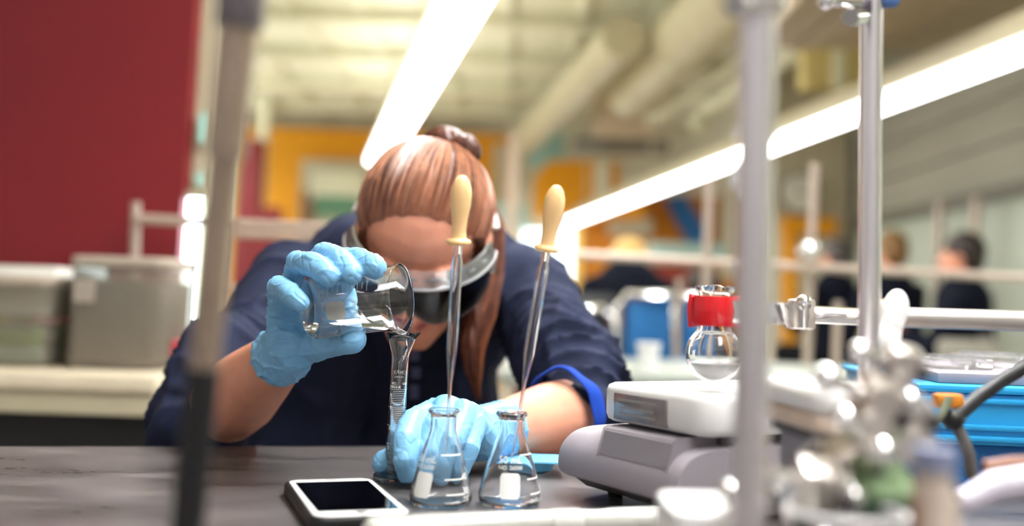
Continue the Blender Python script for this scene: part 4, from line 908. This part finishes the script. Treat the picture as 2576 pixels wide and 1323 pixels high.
# joints
shL, shR = P(745, 722, 1.36), P(1325, 728, 1.36)
elL, wrL = P(575, 1040, 1.10), P(714, 890, .965)
elL = V((elL.x, elL.y, TZ + .042))
elR, wrR = P(1440, 1040, 1.12), P(1238, 1088, .985)
elR = V((elR.x, elR.y, TZ + .040)); wrR = V((wrR.x, wrR.y, TZ + .036))
elLs = P(492, 1052, 1.14)                                  # sleeve bulge outside the left elbow
chest, belly, pelv = P(1036, 800, 1.44), P(1036, 1120, 1.46), P(1036, 1330, 1.50)
neck0 = HDm @ V((0, .035, -.075)); neck1 = P(1040, 690, 1.37)
bd_ = M()
bd_.ball(CC, CRd, HDm); bd_.ball((0, -.022, -.035), (.064, .07, .075), HDm); bd_.ball((0, -.045, -.082), (.042, .042, .040), HDm); bd_.ball((0, -.060, -.112), (.022, .020, .016), HDm)
for s in (-1, 1):
    bd_.ball((s * .034, -.055, -.050), (.028, .028, .026), HDm); bd_.ball((s * .03, -.075, -.0), (.026, .014, .010), HDm)
    bd_.ball((s * .076, .012, -.030), (.010, .018, .030), HDm); bd_.ball((s * .080, .022, -.012), (.008, .014, .016), HDm)
    bd_.capsule(HDm @ V((s * .045, -.01, -.085)), HDm @ V((s * .012, -.066, -.108)), .018, .016)
bd_.capsule(HDm @ V((0, -.088, -.004)), HDm @ V((0, -.106, -.046)), .009, .0105); bd_.ball((0, -.108, -.047), (.011, .012, .010), HDm)
for s in (-1, 1): bd_.ball((s * .010, -.098, -.051), (.008, .010, .008), HDm)
bd_.capsule(HDm @ V((0, -.088, -.058)), HDm @ V((0, -.086, -.072)), .012, .014)
bd_.capsule(neck0, neck1, .048, .056)
bd_.capsule(shL, shR, .036, .036); bd_.capsule(chest, belly, .085, .09); bd_.capsule(belly, pelv, .10, .12)
bd_.capsule(shL, elLs.lerp(elL, .4), .034, .034); bd_.capsule(elLs.lerp(elL, .4), elL, .036, .040)
bd_.chain([(elL, .041), (elL.lerp(wrL, .25), .0415), (elL.lerp(wrL, .6), .034), (wrL, .0245)]); bd_.ball(wrL.lerp(P(760, 830, .955), .5), .022)
bd_.capsule(shR, elR.lerp(shR, .3), .032, .030); bd_.capsule(elR.lerp(shR, .3), elR, .030, .034); bd_.chain([(elR, .040), (elR.lerp(wrR, .3), .0385), (elR.lerp(wrR, .7), .031), (wrR, .0245)]); bd_.ball(wrR.lerp(P(1160, 1080, .955), .4), .02)
for s in (-1, 1):
    hp = pelv + V((s * .09, .02, -.02)); kn = V((hp.x + s * .04, hp.y - .18, .46)); ft = V((kn.x, kn.y + .12, .07))
    bd_.capsule(hp, kn, .085, .06); bd_.capsule(kn, ft, .055, .04); bd_.capsule(ft, ft + V((0, -.12, -.03)), .038, .032)
edge = lambda co: ((co[:, 0] - e0.x) * (-ex.y) + (co[:, 1] - e0.y) * ex.x) < .0
def on_bench(co, lift=.0006):
    m = edge(co) & (co[:, 2] < TZ + lift) & (co[:, 2] > TZ - .06); co[m, 2] = TZ + lift; return co
me = remesh(bd_, .0034, 5, .5, lambda co, nr: on_bench(co)); finish(me, 'skin', smooth=80)
st = link('person', me, None, V((chest.x, chest.y, 0)))
W[st.name] = V((chest.x, chest.y, 0)); tag(st, 'student in navy sweatshirt bent over the bench, goggles and blue gloves, pouring', 'person')
# face details
for s in (-1, 1):
    part('eye', M().ball(HDm @ V((s * .031, -.0775, -.020)), .0115), mat('eye_white', (226, 220, 214), .2, var=0), st)
    part('eyelid', M().ball((s * .031, -.0775, -.0165), (.0145, .0125, .0095), HDm), 'skin', st)
    part('eyelashes', M().tube([HDm @ V((s * (.031 + x), -.0888 + abs(x) * .25, -.0245)) for x in (-.013, -.006, 0, .006, .013)], .0012, 8), 'hair_dark', st)
    part('eyebrow', M().tube([HDm @ V((s * (.031 + x), -.0895 + max(0, x) * .35, .0035 - abs(x - .003) * .25)) for x in (-.018, -.009, 0, .009, .018)], [.001, .0026, .003, .0024, .001], 8, flat=.7), 'hair_dark', st)
lp = M()
lp.tube([HDm @ V((x, -.0965 + abs(x) * .5, -.0665 - abs(x) * .12)) for x in (-.021, -.012, -.005, 0, .005, .012, .021)], [.0012, .0036, .0046, .0040, .0046, .0036, .0012], 10)
lp.tube([HDm @ V((x, -.0955 + abs(x) * .5, -.0735 + abs(x) * .12)) for x in (-.020, -.011, 0, .011, .020)], [.0012, .0048, .0056, .0048, .0012], 10)
part('lips', lp, 'lip', st, smooth=80)
# ------------------------------------------------------------------ sweatshirt
sw = M()
sw.capsule(shL, shR, .058, .058); sw.capsule(P(885, 652, 1.38), P(1195, 665, 1.38), .060, .058)
sw.capsule(chest, belly, .115, .118); sw.ball(P(1020, 850, 1.42), (.14, .085, .10)); sw.ball(P(1010, 1050, 1.44), (.125, .10, .16)); sw.capsule(belly, pelv, .125, .14); sw.capsule(P(830, 900, 1.36), P(742, 1250, 1.38), .07, .09); sw.capsule(P(1120, 860, 1.41), P(1110, 1200, 1.42), .068, .075)
sw.chain([(shL, .060), (P(640, 850, 1.26), .055), (P(545, 975, 1.17), .053), (elLs, .050)]); sw.chain([(elLs, .050), (P(500, 1075, 1.12), .048)]); sw.capsule(P(560, 905, 1.18), P(520, 985, 1.13), .05, .04)
sw.capsule(P(450, 1085, 1.16), P(455, 1160, 1.17), .028, .03)
slm = [(shR, .058), (P(1385, 830, 1.28), .057), (P(1440, 930, 1.20), .058), (P(1462, 1005, 1.15), .052)]; sw.chain(slm)
hemc = P(1425, 1032, 1.095); axR = (wrR - elR).normalized(); sw.chain([(P(1462, 1005, 1.15), .050), (hemc - axR * .030, .0435)])
sw.ball(P(1490, 965, 1.17), .03); sw.ball(P(1475, 900, 1.2), .034)
sw.torus(neck0.lerp(neck1, .75), neck1 - neck0, .062, .013)
folds = []
def seg_param(co, a, b):
    a = np.array(a); b = np.array(b); ab = b - a; t = ((co - a) @ ab) / (ab @ ab); q = a + np.clip(t, 0, 1)[:, None] * ab; return t, np.linalg.norm(co - q, axis=1)
def sweat(co, nr):
    o = np.zeros(len(co))
    n1 = np.array([nz(p, 9) for p in co]); n2 = np.array([nz(p, 15, 3.3) for p in co]); n3 = np.array([nz(p, 20, 5.1) for p in co])
    o += n1 * .008 + (1 - np.abs(n2) * 2.5).clip(0, 1) ** 2 * .006
    for a, b, k in ((shL, elLs, 1.0), (shR, P(1455, 1000, 1.15), 1.25)):
        t, dd = seg_param(co, a, b); m = np.clip(1 - (dd - .05) / .04, 0, 1) * np.clip((t - .15) * 1.8, 0, 1)
        ph_ = t * 21 * k + n1 * 5 + n2 * 2.4; r = 1 - np.abs(np.sin(ph_)) ; o += m * (r ** 1.5 * .012 - .004) * (0.4 + np.clip(n3 + .4, 0, 1))
        o -= m * np.clip(n3, 0, 1) * .004
    t, dd = seg_param(co, neck1, belly); rr = np.clip(1 - dd / .2, 0, 1); o += rr * np.abs(n2) * .006
    co = co + nr * o[:, None]
    return on_bench(co, .0008)
swo = part('sweatshirt', remesh(sw, .0042, 6, .5, sweat), 'navy', st, smooth=80, label='navy fleece sweatshirt with pushed-up sleeves')
def cuff(c, axis, R, L, th, n=56, nm='cuff', m='royal', wob=.0022):
    fm = frame(axis, V((0, 0, 1)), c)
    pr = [(R, 0), (R + th * .6, -.0015), (R + th, 0), (R + th, L * .5), (R + th, L), (R + th * .3, L + .0015), (R - .001, L), (R - .001, L * .5)]
    def fn(p):
        a = math.atan2(p.y, p.x); k = 1 + wob / R * math.sin(3 * a + p.z * 90) + wob / R * .5 * math.sin(7 * a + 2); return V((p.x * k, p.y * k, p.z))
    return M().lathe(pr, fm, n, loop=True, fn=fn)
axR = (wrR - elR).normalized()
cpos = hemc + axR * .022
part('shirt_cuff', cuff(hemc - axR * .002 + V((0, 0, .001)), axR, .0418, .019, .0022), 'royal', st, smooth=60, label='royal blue undershirt cuff')
from mathutils.bvhtree import BVHTree
bv = BVHTree.FromPolygons([v.co + W[swo.name] for v in swo.data.vertices], [tuple(p.vertices) for p in swo.data.polygons])
pm_ = M()
for x0, y0, x1, y1 in ((1032, 880, 1056, 908), (1034, 924, 1058, 952), (1031, 968, 1054, 1004)):
    g = []
    for j in range(7):
        for i in range(7):
            r_ = ray(x0 + (x1 - x0) * i / 6, y0 + (y1 - y0) * j / 6); h = bv.ray_cast(CAM, r_.normalized()); g.append((h[0] if h[0] else CAM + r_ * 1.32) - r_.normalized() * .0014)
    pm_.add(g, [(j * 7 + i, j * 7 + i + 1, j * 7 + i + 8, j * 7 + i + 7) for j in range(6) for i in range(6)])
part('shirt_print', pm_, mat('faded_print', (92, 100, 138), .8), st, label='faded pale print on the chest')
# ------------------------------------------------------------------ hair
pole = V((.14, .70, .70)).normalized()
pu_ = V((1, 0, 0)); pu_ = (pu_ - pole * pu_.dot(pole)).normalized(); pw_ = pole.cross(pu_)
def skull(dr):
    k = 1 / math.sqrt((dr.x / CRd[0]) ** 2 + (dr.y / CRd[1]) ** 2 + (dr.z / CRd[2]) ** 2); return CC + dr * k, k
def hdir(psi, al): return pole * math.cos(al) + (pu_ * math.cos(psi) + pw_ * math.sin(psi)) * math.sin(al)
HLINE = [V((0, -.066, .074)), V((.03, -.064, .067)), V((.052, -.052, .048)), V((.066, -.03, .02)), V((.07, -.018, -.012)), V((.073, .02, -.02)), V((.062, .06, -.045)), V((.03, .085, -.06)), V((0, .09, -.062))]
HL = []
for h in HLINE + [V((-h.x, h.y, h.z)) for h in HLINE]:
    dr = (h - CC).normalized(); al = math.acos(max(-1, min(1, dr.dot(pole)))); q = dr - pole * dr.dot(pole); HL.append((math.atan2(q.dot(pw_), q.dot(pu_)) % (2 * PI), al))
HL.sort(); hx_ = [h[0] for h in HL]; hy_ = [h[1] for h in HL]
hx_ = [hx_[-1] - 2 * PI] + hx_ + [hx_[0] + 2 * PI]; hy_ = [hy_[-1]] + hy_ + [hy_[0]]
def amax(psi): return float(np.interp(psi % (2 * PI), hx_, hy_))
def hairpt(psi, f, lift=0.0):
    am = amax(psi) * (1 + .03 * noise.noise(V((psi * 9, 0, 3)))); al = max(.03, am * f); d_ = hdir(psi, al); p, k = skull(d_)
    gr = noise.noise(V((psi * 16, f * 1.2, 1.7))) * .0022 + noise.noise(V((psi * 38, f * 1.5, 4.2))) * .0012
    th_ = .0085 * (1 - max(0, (f - .62) / .38) ** 1.3) + .0002
    th_ += .004 * math.exp(-((f - .35) / .3) ** 2)
    return p + d_ * (th_ + gr * min(1, (1.0 - f) * 5 + .15) + lift)
hm = M(); n_, m_h = 260, 34; vs = [HDm @ hairpt(0, .02)]
for i in range(1, m_h + 1):
    for k in range(n_): vs.append(HDm @ hairpt(2 * PI * k / n_, i / m_h))
fs = [(0, 1 + (k + 1) % n_, 1 + k) for k in range(n_)]
for i in range(m_h - 1):
    for k in range(n_): fs.append((1 + i * n_ + k, 1 + i * n_ + (k + 1) % n_, 1 + (i + 1) * n_ + (k + 1) % n_, 1 + (i + 1) * n_ + k))
hm.add(vs, fs); hair = part('hair', hm, 'hair', st, smooth=80, label='auburn hair combed back')
rs = random.Random(3); sm_ = [M(), M()]
for q in range(950):
    psi = rs.uniform(0, 2 * PI); w = rs.uniform(-.05, .05); f1 = rs.uniform(.55, 1.0 if rs.random() < .85 else 1.03); f0 = rs.uniform(.05, .4); lift = rs.uniform(-.0006, .0016)
    pts = [HDm @ hairpt(psi + w * (f0 + (f1 - f0) * j / 9), f0 + (f1 - f0) * j / 9, lift) for j in range(10)]
    sm_[q % 3 == 0].tube(pts, [.0007] + [.0010] * 6 + [.0008, .0005, .0002], 4)
part('hair_strands', sm_[0], 'hair2', hair, smooth=80, kind='stuff'); part('hair_strands', sm_[1], 'hair_dark', hair, smooth=80, kind='stuff')
bn = M(); bc_ = HDm @ (CC + pole * .102); bn.ball((0, 0, 0), (.030, .026, .020), frame(HDm.to_3x3() @ pole, V((1, 0, 0)), bc_)); bn.ball(bc_ + V((.02, .02, -.006)), .022)
part('ponytail_base', remesh(bn, .002, 2, .5, lambda co, nr: co + nr * np.array([[nz(p, 120) * .002] for p in co])), 'hair_dark', st, label='dark gathered ponytail base')
part('hair_tie', M().torus(HDm @ (CC + pole * .096), HDm.to_3x3() @ pole, .021, .005, 28, 8), 'black', st)
def lock(path, radii, cnt, seed, nm, ms, lab=None):
    r_ = random.Random(seed); bb = M(); bb.tube(path, radii, 20, flat=.6)
    b_ = part(nm, remesh(bb, .003, 3, .5, lambda co, nr: co + nr * np.array([[nz((p[0] * 3, p[1] * 3, p[2] * .5), 60) * .004] for p in co])), ms[0], st, smooth=80, label=lab); ss_ = (M(), M())
    for q in range(cnt):
        s_ = ss_[q % 5 < 2]
        a, rr = r_.uniform(0, 2 * PI), r_.uniform(.75, 1.12); e = r_.uniform(.75, 1.08); pts = []
        for j in range(12):
            f = j / 11 * e * (len(path) - 1); i0 = min(int(f), len(path) - 2); u = f - i0; p = V(path[i0]).lerp(V(path[i0 + 1]), u); R = radii[i0] + (radii[i0 + 1] - radii[i0]) * min(1, u)
            aa = a + .5 * math.sin(f * 1.3 + seed); pts.append(p + V((math.cos(aa) * R * rr, math.sin(aa) * R * rr * .7, 0)))
        s_.tube(pts, [.0009] * 11 + [.0003], 4)
    for s_, m_s in zip(ss_, (ms[0], ms[1])): part('hair_strands', s_, m_s, b_, smooth=80, kind='stuff')
lock([P(1175, 430, 1.33), P(1225, 560, 1.33), P(1222, 680, 1.28), P(1205, 790, 1.25), P(1188, 870, 1.235), P(1192, 940, 1.23), P(1200, 985, 1.23)], [.016, .020, .021, .019, .014, .009, .003], 190, 5, 'hanging_hair', ('hair_dark', 'hair'), 'long auburn hair hanging down beside the face')
lock([HDm @ V((-.068, -.03, .02)), HDm @ V((-.073, -.018, -.02)), HDm @ V((-.07, -.0, -.06))], [.006, .008, .004], 40, 9, 'side_hair', ('hair', 'hair2'))
lock([HDm @ V((.066, -.034, .03)), HDm @ V((.074, -.02, -.02)), HDm @ V((.072, -.0, -.07))], [.008, .012, .008], 50, 11, 'side_hair', ('hair_dark', 'hair'))
# ------------------------------------------------------------------ goggles
gg = thing('safety_goggles', 'clear splash goggles with dark smoky lens worn by the student', 'goggles', HDm @ V((0, -.10, -.03)))
def arc(t, z, ex_=0): return V(((.082 + ex_) * math.sin(t), -.014 - (.092 + ex_) * math.cos(t), z))
def shellg(z0f, z1f, t0, t1, e0_, e1_, th_, n=60, rows=6):
    vs = []; fs = []
    for sd in (0, 1):
        for i in range(n + 1):
            t = t0 + (t1 - t0) * i / n
            for j in range(rows + 1):
                f = j / rows; z = z0f(t) + (z1f(t) - z0f(t)) * f; e = e0_ + (e1_ - e0_) * f + (th_ if sd else 0); vs.append(HDm @ arc(t, z, e))
    st_ = rows + 1; off = (n + 1) * st_
    for i in range(n):
        for j in range(rows):
            q = (i * st_ + j, (i + 1) * st_ + j, (i + 1) * st_ + j + 1, i * st_ + j + 1); fs.append(q); fs.append(tuple(off + x for x in reversed(q)))
        for j in (0, rows): fs.append((i * st_ + j, (i + 1) * st_ + j, off + (i + 1) * st_ + j, off + i * st_ + j))
    for i in (0, n):
        for j in range(rows): fs.append((i * st_ + j, i * st_ + j + 1, off + i * st_ + j + 1, off + i * st_ + j))
    return M().add(vs, fs)
TM = math.radians(82)
nose_ = lambda t: -.050 + .018 * math.exp(-(t / .2) ** 2) + .016 * (abs(t) / TM) ** 3
topz = lambda t: .004 + .002 * math.cos(t)
part('lens', shellg(nose_, topz, -TM, TM, .006, .010, .0018), 'goggle', gg, smooth=60, label='dark smoky lens')
part('top_band', shellg(topz, lambda t: topz(t) + .017, -TM, TM, .009, .0, .0035), 'gogframe', gg, smooth=60, label='clear vented band')
part('lower_rim', M().tube([HDm @ arc(-TM + 2 * TM * k / 50, nose_(-TM + 2 * TM * k / 50), .006) for k in range(51)], .0022, 10), 'gogframe', gg)
part('band_edge', M().tube([HDm @ arc(-TM + 2 * TM * k / 50, topz(0) - .001, .0115) for k in range(51)], .0018, 10), mat('clear_edge', (222, 222, 224), .12, trans=.4, var=0), gg)
for k in range(9):
    t = -1.1 + 2.2 * k / 8; part('vent_slot', M().cbox((0, 0, 0), (.010, .004, .0022), HDm @ Matrix.Translation(arc(t, topz(t) + .009, .0062)) @ Matrix.Rotation(t, 4, 'Z')), mat('vent_grey', (120, 120, 124), .4) if k == 0 else bpy.data.materials['vent_grey'], gg, .0006)
for s in (-1, 1):
    part('strap_buckle', M().cbox((0, 0, 0), (.006, .016, .024), HDm @ Matrix.Translation(arc(s * TM * .99, -.006, .010))), mat('clear_buckle', (206, 204, 202), .15, trans=.3, var=0) if s < 0 else bpy.data.materials['clear_buckle'], gg, .002)
sp = [HDm @ V((math.sin(a) * .0885, .012 - math.cos(a) * .108, .0 + .022 * (1 - abs(math.cos(a / 2 + PI / 2 * 0)) ) )) for a in [math.radians(96) + math.radians(168) * k / 30 for k in range(31)]]
part('strap', M().tube(sp, .006, 8, flat=.35), mat('clear_strap', (200, 196, 190), .4, var=0), gg)
# ------------------------------------------------------------------ gloves
def glove(chains, palm, cuffp, cuffd, r0, label, amp=1.0):
    g = M()
    for ch in chains: g.chain([(P(x, y, d), r * .001) for x, y, d, r in ch])
    for a, b in palm: g.capsule(P(*a[:3]), P(*b[:3]), a[3] * .001, b[3] * .001)
    A, B, ra, rb = cuffp; ax = (B - A).normalized(); L = (B - A).length
    g.lathe([(0, 0), (ra, 0), (ra * 1.06, L * .12), (ra * .98, L * .45), (rb, L), (0, L + rb * .6)], frame(ax, V((0, 0, 1)), A), 28); g.torus(A + ax * .0015, ax, ra * .98, .0022)
    def fn(co, nr):
        t, dd = seg_param(co, A, B); m = np.clip(1 - (t - .9) / 1.2, 0, 1) * np.clip((t + .2) * 4, 0, 1)
        n1 = np.array([nz(p, 45, cuffd) for p in co]); n2 = np.array([nz(p, 130, cuffd) for p in co]); n4 = np.array([nz((p[0] * .8, p[1] * .5, p[2] * 1.5), 50, 2.2 + cuffd) for p in co])
        n5 = np.array([nz((p[0] * 1.4 + p[2] * .7, p[1] * .4, p[2] * .9 - p[0] * .5), 62, 7.7 + cuffd) for p in co])
        o = n1 * .0007 + (1 - np.abs(n4) * 6).clip(0, 1) ** 1.5 * .0013 * (.5 + m) - (1 - np.abs(n5) * 7).clip(0, 1) ** 1.5 * .0009 + m * ((1 - np.abs(n1) * 5).clip(0, 1) ** 2 * .0012) + n2 * .00012
        return on_bench(co + nr * (o * amp)[:, None], .0006)
    return part('glove', remesh(g, .0012, 7, .5, fn), 'glove', st, smooth=80, label=label)
ch = [
 [(842, 748, .968, 12), (872, 652, .952, 11), (905, 655, .905, 11), (942, 672, .872, 10.5)],          # index
 [(775, 735, .962, 11.5), (815, 640, .938, 12), (853, 655, .893, 11.5), (886, 690, .868, 9.5)],        # middle
 [(738, 750, .955, 11.5), (750, 662, .925, 11.5), (792, 668, .885, 11), (826, 694, .866, 9)],        # ring
 [(706, 790, .945, 11), (700, 722, .915, 10.5), (728, 738, .876, 10), (755, 762, .858, 8.5)],       # little
 [(735, 885, .950, 14), (795, 868, .935, 13.5), (848, 860, .915, 12.5), (888, 855, .897, 12)],      # thumb
]
palm = [((708, 800, .945, 13), (706, 860, .955, 15)), ((738, 760, .955, 13), (722, 870, .96, 18)), ((775, 745, .962, 13), (740, 870, .962, 18)), ((808, 755, .96, 12), (765, 865, .958, 17)), ((730, 880, .955, 18), (770, 880, .955, 14)), ((800, 790, .96, 12), (800, 860, .955, 12)), ((720, 780, .95, 14), (770, 850, .96, 18)), ((842, 745, .970, 14), (838, 850, .968, 15)), ((800, 745, .968, 14), (800, 850, .966, 16)), ((860, 730, .966, 9), (872, 850, .962, 11))]
axL = (wrL - elL).normalized()
glove(ch, palm, (wrL - axL * .014, wrL + axL * .035, .0262, .024), 1.3, .024, 'blue nitrile glove tipping the beaker')
zb_ = lambda x, y, r: (T(x, y, TZ + r * .001) - CAM).dot(_fw)
ch = [
 [(1085, 1040, .95, 13), (1036, 1064, .908, 12), (1020, 1108, .878, 11), (1017, 1156, .868, 10), (1024, 1190, .872, 9)],       # index in front of the tube
 [(1125, 1032, .935, 13), (1092, 1080, .895, 11.5), (1072, 1135, .880, 10.5), (1060, 1182, .876, 9.5), (1058, 1206, .876, 8.5)],         # middle
 [(1165, 1045, .925, 12), (1138, 1110, .885, 11), (1116, 1164, .877, 10), (1110, 1196, .879, 9)],                             # ring
 [(1195, 1065, .93, 11), (1178, 1128, .90, 10), (1160, 1176, .895, 9), (1152, 1196, .897, 8)],                             # little
 [(1130, 1110, .962, 14), (1050, 1132, .944, 14), (1000, 1154, .9225, 13), (968, 1163, .911, 11.5)],                                  # thumb behind the tube
]
palm = [((1060, 1085, .948, 13), (1006, 1118, .9265, 11.5)), ((1095, 1036, .95, 13), (1190, 1078, .96, 16)), ((1120, 1028, .94, 13), (1195, 1072, .955, 16)), ((1165, 1036, .93, 12), (1205, 1085, .955, 16)), ((1185, 1062, .93, 12), (1215, 1105, .955, 17)), ((1130, 1110, .965, 15), (1210, 1100, .965, 20)), ((1180, 1052, .945, 15), (1215, 1090, .965, 17))]
glove(ch, palm, (wrR - axR * .022, wrR + axR * .035, .0262, .0235), 4.1, .026, 'blue nitrile glove steadying the cylinder foot', .55)
